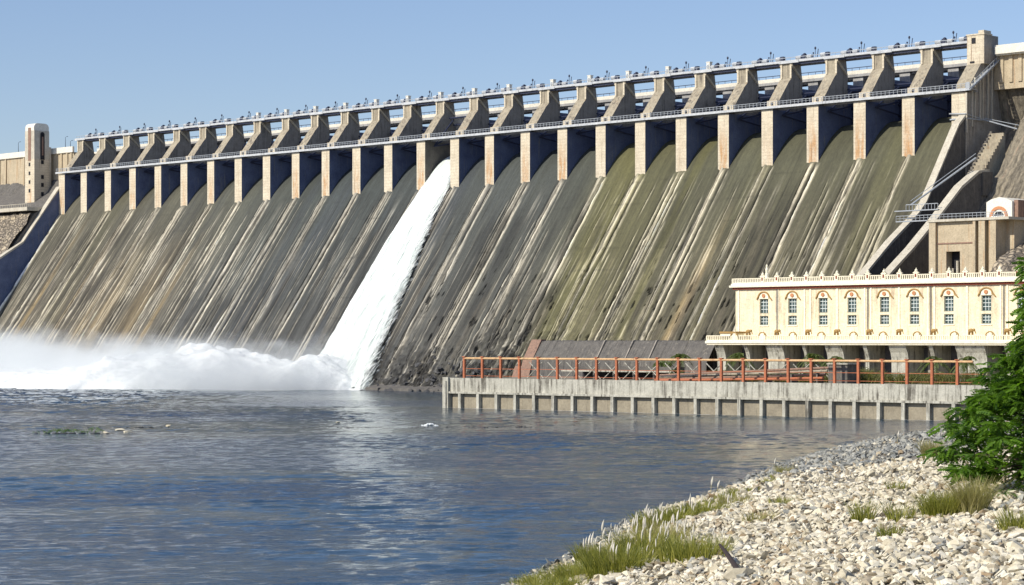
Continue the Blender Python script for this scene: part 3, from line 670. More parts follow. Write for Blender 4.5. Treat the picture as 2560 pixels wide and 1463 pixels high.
b = MB(O); annulus(b, 520.2, -48.25, -48, 51.2, 2.0, 2.8); b.box(517.4, 518.2, -48.25, -48, 50, 51.2); b.box(522.2, 523.0, -48.25, -48, 50, 51.2); b.build('arch_ring', M['orange'], ah)
b = MB(O); annulus(b, 520.2, -48.15, -48, 51.0, .01, 1.6); b.box(518.6, 521.8, -48.15, -48, 50, 51.0); b.build('doorway', M['blackish'], ah)
b = MB(O)
for i in range(6): b.box(518.4+i*.7, 518.5+i*.7, -48.6, -48.5, 50.2, 51.3)
b.box(518, 522.4, -48.62, -48.5, 51.2, 51.35); b.build('railing', M['white'], ah)
b = MB(O); b.box(524.35, 525.6, -47, -38, 50, 55.6); b.build('side_block', M['brick'], ah)

# rock bank right of the block and dark masonry between
rbk = dthing('rubble_bank', 'tan rubble stone bank to the right of the tan concrete block', 'stone bank', 540, 60, 0)
nss = 120; sa = np.linspace(-9.5, 70, nss); ta = np.linspace(0, 1, 70)
SS, TT = np.meshgrid(sa, ta, indexing='ij'); UU = -30+TT*72; ZZ = 54-TT**1.2*38-np.clip(-SS-4, 0, 9)*0
h = (fbm(SS*.25, TT*14, 91, 5)-.5)*4; stp = np.floor(TT*18)/18-TT
link('slope', npmesh('slope', np.stack([SS, -(UU+h+stp*30*.3), ZZ+h*.5], -1).reshape(-1, 3), gridfaces(nss, 70)[:, ::-1], M['rubble']), rbk)
mid = dthing('masonry_wall', 'dark stained masonry wall between the lower sloping wall and the tan block', 'wall', 498, 58, 0); b = MB((498, -58, 0))
b.prism([(26, 30), (24, 49.6), (5, 49.6), (5, 30)], 490.6, 506.2); 
b.build('wall_face', M['stone_dark'], mid)
b = MB((498, -58, 0))
for x in (493, 496.5, 502.5): b.box(x, x+.9, -26.3, -24.6, 33, 49.4)
b.build('pilaster', M['pier_side'], mid)

# ================================================================== POWERHOUSE
ph = dthing('powerhouse', 'long cream powerhouse with arched window hoods, maroon band and ornate white balustrades', 'powerhouse', 489.5, 124, 7.7); O = (489.5, -124, 7.7)
wins = [498.8, 507.9, 517.5, 526.3, 536.0, 544.7, 554.5, 564.9, 574.6, 584.2, 593.6]
b = MB(O); edges = [489.5]
for c in wins: edges += [c-1.35, c+1.35]
edges += [600]
for i in range(0, len(edges), 2): b.box(edges[i], edges[i+1], -124, -123.2, 16.9, 30.9)
for c in wins:
    b.box(c-1.35, c+1.35, -124, -123.2, 27.95, 30.9); b.box(c-1.35, c+1.35, -124, -123.2, 23.6, 24.2); b.box(c-1.35, c+1.35, -124, -123.2, 16.9, 21.2)
b.box(489.5, 600, -123.2, -100, 16.9, 30.9)
b.build('wall', M['cream'], ph)
for c in wins:
    b = MB(O)
    for z0, z1 in ((21.2, 23.6), (24.2, 27.95)):
        b.box(c-1.34, c-1.14, -123.8, -123.3, z0, z1); b.box(c+1.14, c+1.34, -123.8, -123.3, z0, z1)
        b.box(c-1.14, c+1.14, -123.8, -123.3, z0, z0+.18); b.box(c-1.14, c+1.14, -123.8, -123.3, z1-.18, z1)
    wnd = b.build('window', M['winframe'], ph)
    b = MB(O); b.box(c-1.14, c+1.14, -123.45, -123.35, 21.38, 23.42); b.box(c-1.14, c+1.14, -123.45, -123.35, 24.38, 27.77); b.build('pane', M['glass'], wnd)
    b = MB(O)
    for x in (-.42, .42): b.box(c+x-.06, c+x+.06, -123.62, -123.46, 21.38, 23.42); b.box(c+x-.06, c+x+.06, -123.62, -123.46, 24.38, 27.77)
    for z in (22.0, 22.75, 25.2, 26.1, 27.0): b.box(c-1.14, c+1.14, -123.66, -123.5, z, z+.14)
    b.build('glazing_bar', M['winbar'], wnd)
    b = MB(O); b.box(c-1.55, c+1.55, -124.2, -124, 20.9, 21.2); b.build('sill', M['creamw'], wnd)
    b = MB(O); b.box(c-1.5, c+1.5, -124.15, -124, 27.95, 28.25); annulus(b, c, -124.12, -124, 28.2, .01, 1.45, n=12); b.build('surround', M['creamw'], wnd)
    b = MB(O); annulus(b, c, -124.35, -124, 28.0, 1.6, 1.88, .12, math.pi-.12, 14, sx=1.05); b.tube((c+1.9, -124.2, 28.4), (c+2.6, -124.2, 27.6), .16); b.tube((c-1.9, -124.2, 28.4), (c-2.2, -124.2, 27.8), .16)
    b.build('arch_hood', M['ochre'], wnd)
    b = MB(O); b.tube((c, -124.35, 28.75), (c, -124.1, 28.75), .5, 14); b.build('medallion', M['orange'], wnd)
for a, c in zip([489.5+2.2-9.3]+wins[:-1], wins):
    x = (a+c)/2
    for dx in ((-.9, .9) if wins.index(c) % 2 == 0 and c > 500 else (0,)):
        b = MB(O); b.box(x+dx-.22, x+dx+.22, -124.18, -124, 17.3, 30.4); b.build('pilaster', M['creamw'], ph)
for x in (503.2, 531.2, 549.5, 569.8):
    b = MB(O); b.tube((x, -124.35, 17.3), (x, -124.35, 30.4), .11, 6); b.build('drain_pipe', M['shutter'], ph)
b = MB(O); b.box(488.9, 600, -124.55, -123.9, 30.45, 31.0); b.build('band', M['redband'], ph)
b = MB(O); b.box(488.2, 600, -125.1, -99, 31.0, 31.5); b.box(488.6, 600, -124.8, -99.2, 31.5, 32.0); b.build('cornice', M['creamw'], ph)
def balustrade(b, x0, x1, y, z, h=1.3, st=.55):
    b.box(x0, x1, y, y+.35, z, z+.22); b.box(x0, x1, y, y+.35, z+h-.2, z+h); x = x0
    while x < x1: b.box(x, x+.22, y+.06, y+.28, z+.22, z+h-.2); x += st
b = MB(O); balustrade(b, 488.8, 600, -124.7, 32.0); b.box(488.8, 489.1, -124.7, -99, 32, 33.3); b.build('roof_balustrade', M['creamw'], ph)
b = MB(); b.box(-.5, .5, -.3, .3, 0, 1.9, 0); b.lathe([(.5, 1.9), (.32, 2.1), (.38, 2.3), (.1, 2.6), (.03, 2.9)], 0, 0, 8, 0); b.box(-.22, .22, -.36, -.3, .6, 1.4, 1); b.box(-.8, .8, -.25, .25, 1.5, 1.75, 0)
fin = b.mesh('finial', [M['creamw'], M['redband']])
for i, x in enumerate([498.8+9.35*j for j in range(11)]+[503.4+9.35*j for j in range(11)]):
    link('finial', fin, ph, loc=(x-O[0], -124.5-O[1], 32.0-O[2]))
b = MB(O); b.lathe([(.55, 33.3), (.5, 34.2), (.35, 34.6), (.42, 35.4), (.25, 36.0), (.28, 36.4), (.05, 36.8)], 499.9, -124.2, 8); b.build('roof_statue', M['creamw'], ph)
# balcony
b = MB(O); b.box(484.6, 600, -130.4, -124, 16.6, 17.25); b.box(484.9, 600, -130.1, -124, 16.2, 16.6)
bal = b.build('balcony', M['creamw'], ph)
b = MB(O); balustrade(b, 484.8, 600, -130.2, 17.25, 1.35, .6); b.box(484.8, 485.15, -130.2, -124, 17.25, 18.6); b.box(489.4, 494, -130.1, -126, 18.6, 19.1); b.build('balcony_rail', M['creamw'], bal)
b = MB(O); b.box(489.2, 494.2, -130.3, -125.5, 19.1, 19.6); b.build('porch_roof', M['ochre'], bal)
b = MB(); b.box(-.45, .45, -.2, .4, 0, 1.9, 0); annulus(b, 0, -.3, -.1, .9, 1.1, 1.35, .3, math.pi-.3, 10, 1); b.lathe([(.3, 2.1), (.12, 2.5), (.04, 3.6)], 0, 0, 6, 0); b.box(-.9, -.5, -.2, .1, 0, 1.2, 0); b.box(.5, .9, -.2, .1, 0, 1.2, 0)
ped = b.mesh('balcony_pediment', [M['creamw'], M['ochre']])
b = MB(); b.blob((0, 0, 1.0), (.75, .4, .5)); b.blob((.85, 0, 1.15), (.38, .32, .38)); b.tube((1.1, 0, 1.0), (1.35, 0, .3), .12, 5)
for x in (-.45, .45):
    for y in (-.22, .22): b.tube((x, y, .7), (x, y, 0), .14, 5)
ele = b.mesh('elephant_statue', M['ochre'])
for i, c in enumerate(wins):
    link('elephant_statue', ele, ph, loc=(c-.5-O[0], -129.8-O[1], 18.6-O[2]))
    link('balcony_pediment', ped, ph, loc=(c-4.7-O[0], -130.1-O[1], 17.25-O[2]))
# lower storey
b = MB(O); b.box(487, 600, -121.5, -100, 7.7, 16.6); b.build('lower_wall', M['shutter'], ph)
flare = [(129.4, 16.2), (129.1, 15.4), (128.5, 14.4), (128.1, 13.0), (128.0, 7.7), (121.5, 7.7), (121.5, 16.2)]
for x0, x1 in ((486.8, 489.6), (496.4, 497.5), (503.4, 508.6), (514.9, 515.8), (521.9, 526.9), (533.3, 534.4), (540.9, 545.8), (552.3, 553.4), (559.7, 567.7), (573, 574), (579, 585), (591, 592)):
    b = MB(O); b.prism(flare, x0, x1); b.build('buttress', M['wallconc'], ph)
for x0, x1 in ((489.9, 496.2), (508.8, 514.7), (527.2, 533.0), (546, 552)):
    b = MB(O); b.box(x0+1.5, x1, -122.4, -121.6, 7.7, 15.6); b.box(x0, x1, -122.2, -121.5, 15.6, 15.9); b.build('shutter', M['pier_side'], ph)

# ================================================================== terrace, divide wall
tb = MB(); tb.prism([(60, 7.6), (60, -4), (186, -4), (186, 7.6)], 437.5, 441)   # placeholder strip under the wall head
m_terr = concrete('dusty terrace', (.34, .30, .22, 1), (.22, .19, .14, 1), (.10, .09, .06, 1), sc=.3)
def wallp(x, y): return (PX0+x*math.cos(PTH)+y*math.sin(PTH), PY0-x*math.sin(PTH)+y*math.cos(PTH))
b = MB()
a1, a2 = wallp(.5, .6), wallp(330, .6); a3 = D(760, 50)[:2]; a4 = D(444, 56)[:2]
q = [a1, a2, a3, a4]
b.add([(x, y, 7.6) for x, y in q]+[(x, y, -3) for x, y in q], [(0, 1, 2, 3), (7, 6, 5, 4), (0, 4, 5, 1), (1, 5, 6, 2), (2, 6, 7, 3), (3, 7, 4, 0)])
tag(b.build('terrace', m_terr), kind='structure')
dw = dthing('divide_wall', 'long dark slate stone wall with a reddish stone end behind the red pipe frame', 'stone wall', 411, 115, 7); O = (411, -115, 7)
nss = 150; sa = np.linspace(411.5, 476, nss); pts = [(112.5, 6), (112.5, 16.8), (113.6, 17.3), (115.2, 17.1), (118.6, 12.4), (119.4, 11.6), (119.8, 6)]
vs = []
for si, s in enumerate(sa):
    for j, (u, z) in enumerate(pts): vs.append((s-O[0], -(u+(random.random()-.5)*.3)-O[1], z-O[2]+(random.random()-.5)*.28))
link('wall_face', npmesh('wall_face', np.array(vs), gridfaces(nss, len(pts))[:, ::-1], M['stone_dark']), dw)
b = MB(O); b.prism([(112, 3), (113.4, 17.6), (115.4, 17.6), (119, 12), (122, 3)], 407.8, 411.6)
b.prism([(112, 3), (113, 10), (119, 10), (122, 3)], 404.6, 407.8); b.build('end_buttress', M['brick'], dw)
for s in (436, 446.5, 455):
    b = MB(O); b.prism([(114.6, 17.5), (115.6, 17.35), (119.2, 12), (118.6, 12)], s, s+.35); b.build('joint', M['pier_side'], dw)

# ================================================================== RIVER WALL with its columns
rw = thing('river_wall', 'pale concrete river wall standing on a row of columns above the water', 'river wall', (PX0, PY0, 0), -PTH)
WL = 210
b = MB(); b.box(0, WL, 0, .7, 4.1, 7.75); b.box(-.1, WL, -.55, 0, 3.75, 4.25); b.box(0, WL, .7, 6, 6.9, 7.4)
b.box(-1.9, 0, -.7, 3, -1, 7.9); b.box(-1.2, -.5, -1.0, -.7, -1, 7.0)
b.build('top_beam', M['wallconc'], rw)
b = MB(); b.box(0, WL, 3.0, 3.6, 1.0, 6.9, 0); b.box(0, WL, 2.7, 3.0, 1.1, 2.0, 1); b.box(0, WL, 1.2, 3.0, -2, .95, 2)  # panel grey and black base carry the recess shade in their colour
b.build('back_panel', [M['pier_side'], M['pale'], M['blackish']], rw)
b = MB(); b.box(-.42, .42, -.5, 2.6, -2, 3.74, 0); b.box(.43, 1.15, .9, 2.6, -2, 3.74, 1); colm = b.mesh('column', [M['wallconc'], M['stone_dark']])  # second box is a dark strip standing in for the column's side shadow
for i in range(34): link('column', colm, rw, loc=(3.8+i*6.2, 0, 0))
b = MB(); b.add([(x, -.25-.5*random.random() if i % 2 else -.9-.5*random.random(), .06) for i, x in enumerate(np.repeat(np.linspace(0, WL, 130), 2))],
               [(2*i, 2*i+1, 2*i+3, 2*i+2) for i in range(129)])
tag(b.build('shore_foam', M['white'], loc=(PX0, PY0, 0), rz=-PTH), 'thin white foam line lapping the foot of the river wall', 'foam', kind='stuff')

pf = thing('pipe_fence', 'red posts carrying a cream yellow pipe along the top of the river wall', 'pipe fence', (PX0, PY0, 7.75), -PTH)
b = MB(); b.tube((3.6, 1.6, 5.0), (150, 1.6, 5.0), .26, 8); b.build('rail', M['yellow'], pf)
b = MB(); b.box(.3, 6.1, 1.7, 1.78, 2.3, 2.42); b.box(.3, 6.1, 1.7, 1.78, .5, .6); b.box(-.28, .28, 1.35, 1.9, -.1, 5.45); b.box(-.5, .5, 1.2, 2.0, 5.3, 5.5); pm = b.mesh('post', M['red'])
for i in range(24): link('post', pm, pf, loc=(3.6+i*6.2, 0, 0))

# fence lattice of thin struts behind the red posts
lf = thing('lattice_fence', 'thin white crossed struts standing behind the red posts', 'lattice fence', (*wallp(28, 12), 7.6), -PTH)
b = MB()
for i in range(16):
    x = i*6.2-12
    b.tube((x, 0, .1), (x+5.2, 0, 4.3), .13, 5); b.tube((x+5.4, 0, .1), (x+.6, 0, 4.2), .13, 5)
b.build('strut', M['wallconc'], lf)
b = MB(); b.box(-1, 34, .3, .6, 1.9, 2.3); b.build('rail', M['wallconc'], lf)
ds = thing('debris_shed', 'low dark hut mouth with a pale lintel behind the white crossed struts', 'low shed', (*wallp(28, 16), 7.6), -PTH)
b = MB(); b.box(0, 32, 0, 4, 2.2, 3.2); b.box(0, 32, 3.6, 4, 0, 2.2, 1)
for i in range(6): b.box(i*6.3, i*6.3+.5, 0, .5, 0, 2.2)
b.build('shed_wall', [M['stone_dark'], M['blackish']], ds)
# sloping conveyor pipes at the right
rp = thing('pipe_ramp', 'bundle of long reddish pipes rising to the right behind the red posts', 'pipe ramp', (*wallp(62, 6), 7.6), -PTH)
for i, (z0, z1, y, mm) in enumerate(((.3, 2.0, 0, 'brick'), (.9, 2.8, .7, 'pier_slope'), (.1, 1.2, -.8, 'red'), (1.3, 3.5, 1.4, 'brick'))):
    b = MB(); b.tube((0, y, z0), (48, y, z1), .3, 8); b.build('pipe', M[mm], rp)
for i in range(7):
    b = MB(); b.box(4+i*7, 4.4+i*7, -.9, 1.6, -.1, .3+i*.33); b.build('trestle', M['stone_dark'], rp)
sb = thing('stone_hut', 'small square stone block between the last two red posts', 'stone block', (*wallp(112, 4), 7.6), -PTH)
b = MB(); b.box(0, 5, 0, 4, 0, 4.3); b.build('hut_wall', M['stone_dark'], sb)
b = MB(); b.box(-.3, 5.3, -.3, 4.3, 4.3, 4.6); b.build('hut_roof', M['wallconc'], sb)

# ================================================================== WATER JET
jn, jm = 120, 90
tu = np.linspace(-13.5, 55.5, jn)
ls = np.interp(tu, [-14, -2, 0, 15, 55], [240.4, 240.0, 239.0, 235.6, 234.2]); rs = np.interp(tu, [-14, -2, 9.3, 26, 47, 55], [253.8, 254.0, 255.6, 261.6, 268.5, 273])
W = np.linspace(0, 1, jm); TU, WW = np.meshgrid(tu, W, indexing='ij')
SS = ls[:, None]*(1-WW)+rs[:, None]*WW; zz = prof(TU)
fr = np.clip((TU+14)/60, 0, 1)
nn = fbm(WW*18+3, TU*.06, 101, 4); n2 = fbm(WW*40, TU*.4, 102, 3)
th = (1.3+2.0*fr+1.6*(nn-.4)*(.3+fr)+.7*(n2-.5)*fr)*np.clip(np.minimum(WW, 1-WW)*9, 0, 1)**.6+.15
SS = SS+(fbm(TU*.25, WW*3, 103)-.5)*1.6*fr*np.where((WW < .1) | (WW > .9), 1, 0)
Pn = np.stack([SS, -(TU+th*.8), np.maximum(zz+th*.6, -.4)], -1).reshape(-1, 3)
edg = np.clip(np.minimum(WW, 1-WW)/np.interp(TU, [-14, 5, 55], [.02, .07, .16]), 0, 1)
m = N('white rushing water')
f = m.noise(m.coords((1.1, .05, .05), rnd=False), 1, 6, .7); f2 = m.noise(m.coords((2.6, .30, .26), rnd=False), 1, 5, .7)
fx_ = m.math('ADD', m.math('MULTIPLY', f, .6), m.math('MULTIPLY', f2, .4))
cc = m.mix(m.rng(fx_, .36, .58), (.50, .60, .56, 1), (.93, .95, .92, 1))
pr_ = m.n('BsdfPrincipled'); m.l(cc, pr_.inputs['Base Color']); pr_.inputs['Roughness'].default_value = .8
bp = m.n('Bump'); bp.inputs['Strength'].default_value = .9; bp.inputs['Distance'].default_value = 1.6; m.l(fx_, bp.inputs['Height']); m.l(bp.outputs[0], pr_.inputs['Normal'])
ea = m.n('Attribute', attribute_name='rnd'); al_ = m.rng(m.math('ADD', m.math('MULTIPLY', ea.outputs['Fac'], 1.25), m.math('MULTIPLY', m.math('SUBTRACT', f2, .5), 2.4)), .10, .75)
m.l(al_, pr_.inputs['Alpha']); m.l(pr_.outputs[0], m.out.inputs[0]); M['foam'] = m.m
wf = link('waterfall', npmesh('waterfall', Pn-np.array([247, 0, 0]), gridfaces(jn, jm)[:, ::-1], M['foam'], rnd=edg.ravel(), smooth=True), loc=D(247, 0, 0), rz=-TH)
tag(wf, 'broad white torrent of water rushing down the dam face from the one open gate', 'waterfall')

# foam mass at the toe: white billows, and mist volume over them
sk = [-40, 0, 57, 100, 141, 161, 179, 215, 228, 237, 246, 255, 262, 270]; hk = [6, 6, 6, 6, 7, 9, 13.5, 12.5, 10, 7.5, 12.5, 11, 6, 1]
fs, fu = 330, 90
sa = np.linspace(-60, 270, fs); ta = np.linspace(0, 1, fu); SS, TT = np.meshgrid(sa, ta, indexing='ij')
front = np.interp(SS, [-60, 60, 176, 240, 262, 270], [150, 146, 128, 78, 62, 56]); back = 44+0*SS
UU = back+(front-back)*TT
H = np.interp(SS, sk, hk)
nz = fbm(SS*.07, UU*.09, 111, 5); 
ZZ = H*np.clip((1-TT)*2.2, 0, 1)**.8*np.clip(.35+TT*6, 0, 1)*(.55+.8*nz)+1.8*(fbm(SS*.28, UU*.35, 112)-.35)*np.clip((1-TT)*5, 0, 1)+.8*(fbm(SS*.9, UU*.9, 114)-.4)*np.clip((1-TT)*5, 0, 1)-.05
ed = fbm(SS*.08, SS*0+3, 113, 5)*16-6
m = N('white foam billows')
f = m.noise(m.coords((.5, .5, .5), rnd=False), 1, 6, .7)
FO = m.done(m.mix(m.rng(f, .35, .65), (.68, .72, .72, 1), (.88, .90, .90, 1)), .95, f, .6, .8)
fm = link('foam', npmesh('foam', np.stack([SS, -(UU+ed*TT), ZZ], -1).reshape(-1, 3), gridfaces(fs, fu)[:, ::-1], FO, smooth=True), loc=D(0, 0, 0), rz=-TH)
tag(fm, 'white churning foam heaped at the foot of the dam left of the torrent', 'foam', kind='stuff')
# mist
b = MB(); b.box(-70, 275, -125, -20, .3, 34)
m = N('spray mist volume')
tc = m.n('TexCoord'); sx = m.n('SeparateXYZ'); m.l(tc.outputs['Object'], sx.inputs[0])
fc = m.n('FloatCurve'); cu = fc.mapping.curves[0]
keys = [(-70, 23), (57, 23), (100, 20), (141, 16), (161, 15.5), (179, 18.5), (215, 17.5), (228, 14), (237, 11), (246, 18), (257, 15), (268, 5), (275, 0)]
cu.points[0].location = (0, keys[0][1]/30); cu.points[1].location = (1, 0)
for a_, h_ in keys[1:-1]: cu.points.new((a_+70)/345, h_/30)
fc.mapping.update(); m.l(m.rng(sx.outputs[0], -70, 275), fc.inputs['Value'])
nzv = m.noise(m.coords((.06, .06, .085), rnd=False), 1, 6, .68)
hh = m.math('ADD', m.math('MULTIPLY', fc.outputs[0], 30), m.math('MULTIPLY', m.math('SUBTRACT', nzv, .5), 34))
dz = m.math('SUBTRACT', hh, sx.outputs[2])
soft = m.rng(dz, -.5, 10); soft = m.math('POWER', soft, 1.9)
fy = m.rng(sx.outputs[1], -122, -95); fy2 = m.rng(sx.outputs[1], -22, -32)
den = m.math('MULTIPLY', m.math('MULTIPLY', soft, fy), m.math('MULTIPLY', fy2, .075))
pv = m.n('VolumePrincipled'); pv.inputs['Color'].default_value = (.90, .93, .94, 1); pv.inputs['Anisotropy'].default_value = -.1
m.l(den, pv.inputs['Density']); m.l(pv.outputs[0], m.out.inputs['Volume'])
tag(b.build('spray_mist', m.m, loc=D(0, 0, 0), rz=-TH), 'pale spray mist drifting over the foam below the dam', 'mist', kind='stuff')

# ================================================================== ROCKS
def hull_rock(seed, n=13):
    import bmesh
    r = np.random.default_rng(seed); p = r.normal(size=(n, 3)); p /= np.linalg.norm(p, axis=1)[:, None]; p *= r.uniform(.75, 1.1, (n, 1))
    bm = bmesh.new()
    for q in p: bm.verts.new((q[0], q[1]*.85, q[2]*.6))
    bmesh.ops.convex_hull(bm, input=bm.verts[:]); 
    for vv in [v for v in bm.verts if not v.link_faces]: bm.verts.remove(vv)
    bmesh.ops.triangulate(bm, faces=bm.faces[:]); bm.verts.index_update()
    V = np.array([v.co[:] for v in bm.verts]); Fc = np.array([[v.index for v in f.verts] for f in bm.faces]); bm.free()
    return V, Fc
tmpl = [hull_rock(s) for s in range(12)]
def scatter(name, pos, size, mat, tint, squash=1.0):
    Vs = []; Fs = []; R = []; off = 0; n = len(pos)
    ang = RNG.uniform(0, 6.28, n); tl = RNG.normal(0, .38, (n, 2)); ti = RNG.integers(0, len(tmpl), n)
    for k, (tv, tf) in enumerate(tmpl):
        idx = np.where(ti == k)[0]
        if not len(idx): continue
        c, s_ = np.cos(ang[idx]), np.sin(ang[idx]); nv = len(tv)
        x = tv[None, :, 0]*(1+0*c[:, None]); y = tv[None, :, 1]+0*x; z = tv[None, :, 2]*squash+x*tl[idx, 0][:, None]+y*tl[idx, 1][:, None]
        X = (x*c[:, None]-y*s_[:, None])*size[idx][:, None]+pos[idx, 0][:, None]
        Y = (x*s_[:, None]+y*c[:, None])*size[idx][:, None]+pos[idx, 1][:, None]
        Zz = z*size[idx][:, None]+pos[idx, 2][:, None]
        Vs.append(np.stack([X, Y, Zz], -1).reshape(-1, 3)); R.append(np.repeat(tint[idx], nv))
        Fs.append((tf[None]+(np.arange(len(idx))*nv)[:, None, None]+off).reshape(-1, 3)); off += len(idx)*nv
    return link(name, npmesh(name, np.concatenate(Vs), np.concatenate(Fs), mat, rnd=np.concatenate(R)))
def rockmat(name, attr=True):
    m = N(name)
    if attr: a = m.n('Attribute', attribute_name='rnd').outputs['Fac']
    else: a = m.rng(m.n('ObjectInfo').outputs['Random'], 0, 1, .5, 1)
    cr_ = m.n('ValToRGB'); m.l(a, cr_.inputs[0]); e = cr_.color_ramp.elements
    e[0].position = 0; e[0].color = (.12, .125, .12, 1); e[1].position = 1; e[1].color = (.80, .75, .62, 1)
    for p_, c_ in ((.18, (.27, .28, .265, 1)), (.30, (.40, .40, .36, 1)), (.42, (.40, .36, .27, 1)), (.47, (.34, .25, .15, 1)), (.52, (.50, .45, .33, 1)), (.8, (.72, .665, .52, 1))):
        q_ = e.new(p_); q_.color = c_
    fn = m.noise(m.coords((3, 3, 3), rnd=not attr), 1, 5, .7)
    cc = m.mix(1.0, cr_.outputs[0], m.mix(m.rng(fn, .3, .7), (.78, .76, .72, 1), (1.1, 1.1, 1.1, 1)), 'MULTIPLY')
    return m.done(cc, .9, fn, .5, .12)
M['rock'] = rockmat('limestone rubble'); M['boulder'] = rockmat('limestone boulder', False)
def cand(n, y0, y1, xlo=-1, xhi=None):
    Y = RNG.uniform(y0, y1, n); xm = .24*Y+9; xs_ = shoreX(Y)-.8
    X = xs_+(xm-xs_)*RNG.random(n); return X, Y
Xs, Ys, Sz = [], [], []
for n, y0, y1, s0, s1 in ((19000, 92, 150, .13, .46), (17000, 150, 215, .17, .50), (14000, 215, 385, .22, .58)):
    X, Y = cand(n, y0, y1); Xs.append(X); Ys.append(Y); Sz.append(s0+(s1-s0)*RNG.random(n)**2.2)
X = np.concatenate(Xs); Y = np.concatenate(Ys); sz = np.concatenate(Sz)
keep = X > shoreX(Y)-1.2; X, Y, sz = X[keep], Y[keep], sz[keep]
d = X-shoreX(Y); zb = bank_z(X, Y)
ppx = X/Y*F+1280; ppy = YH+(HCAM-zb)*F/Y; jit = (fbm(X*.2, Y*.2, 7)-.5)*50
grey = np.clip((np.interp(X, [20, 26, 30, 40, 60], [300, 262, 250, 242, 236])*-1+Y+jit*.4)/12, 0, 1)
wet = np.clip(1-d/2.0, 0, 1)
tn = np.clip(.42+.58*RNG.random(len(X)), 0, 1)
tn = np.where(RNG.random(len(X)) < grey*.95, .05+.30*RNG.random(len(X)), tn)
tn = np.where(RNG.random(len(X)) < .10, .2+.3*RNG.random(len(X)), tn); tn = np.where(RNG.random(len(X)) < wet*.8, .2*RNG.random(len(X)), tn)
rk_ = scatter('rubble', np.c_[X, Y, np.maximum(zb, -.1)+sz*.15], sz, M['rock'], tn)
tag(rk_, 'pale broken limestone rubble covering the river bank, greyer toward the water', 'rubble', kind='stuff')
# individual boulders
bms = [npmesh('boulder', np.c_[tv[:, 0], tv[:, 1], tv[:, 2]], tf, M['boulder']) for tv, tf in tmpl]
X, Y = cand(300, 96, 190); X = np.minimum(X, .225*Y)
for i in range(300):
    x, y = float(X[i]), float(Y[i])
    if x < shoreX(y)+1.5: x = float(shoreX(y))+1.5+random.random()*8
    r = random.uniform(.4, .62) if i % 9 else random.uniform(.65, .9)
    o = link('boulder', bms[i % 12], loc=(x, y, float(bank_z(np.array(x), np.array(y)))+r*.22)); o.rotation_euler = (random.uniform(-.3, .3), random.uniform(-.3, .3), random.uniform(0, 6))
    o.scale = (r*random.uniform(.9, 1.4), r, r*random.uniform(.7, 1))
    tag(o, 'pale limestone boulder lying among the bank rubble', 'boulder', 'pale boulders scattered on the river bank')
# dark rubble at the toe of the dam
n = 700; s = RNG.uniform(262, 444, n); u = RNG.normal(53, 3, n); hh_ = np.maximum(prof(u), 0)
ok = (u > 42) & (u < 62); s, u, hh_ = s[ok], u[ok], hh_[ok]
dens = np.clip((s-262)/40, .15, 1); ok = RNG.random(len(s)) < dens; s, u, hh_ = s[ok], u[ok], hh_[ok]
wx = np.stack([X0+s*CT-u*ST, Y0-s*ST-u*CT, hh_+.2], -1)
M['darkrock'] = concrete('dark toe rock', (.10, .10, .10, 1), (.05, .05, .055, 1), (.20, .19, .17, 1), sc=.6)
tag(scatter('toe_rubble', wx, RNG.uniform(.5, 1.6, len(s)), M['darkrock'], RNG.random(len(s))), 'dark wet rubble piled along the toe of the dam right of the torrent', 'rubble', kind='stuff')

# ledge of stones across the river
for i, (px, py, r, lab) in enumerate(((845+0, 1057, .35, 'tiny dark stone breaking the water left of midstream'), (300, 1076, .7, 'pale stone in the river beside the leafy tufts'), (318, 1082, .7, 'dark stone in the river right of the leafy tufts'), (262, 1084, .6, 'small mossy stone at the right end of the leafy tufts'), (420, 1066, .5, 'flat pale stone on the midstream ledge'))):
    Y = HCAM*F/(py-YH); o = link('river_stone', bms[i], loc=((px-1280)/F*Y, Y, .1)); o.scale = (r*1.5, r, r); tag(o, lab, 'stone', 'stones breaking the surface of the river')
n = 900; xx = RNG.uniform(-104, 4, n); yy = 447+RNG.normal(0, 1.6, n)+xx*.01; q = np.c_[xx, yy, np.full(n, -.18)+RNG.uniform(-.02, .16, n)]
tag(scatter('rock_ledge', q, RNG.uniform(.12, .38, n), M['darkrock'], RNG.random(n), .6), 'low dark ledge of stones running across the river, just awash', 'rock ledge', kind='stuff')
fo = MB(); 
for i in range(30):
    gx = random.gauss(0, .75); fo.blob((-16.6+gx, 454+random.gauss(0, .3), .55*math.exp(-gx*gx)*random.random()), (random.uniform(.15, .35), .3, random.uniform(.1, .3)), 6)
tag(fo.build('foam_burst', FO), 'small white burst of foam where the current hits the midstream ledge', 'foam', kind='stuff')
# whitecaps at far left below the mist

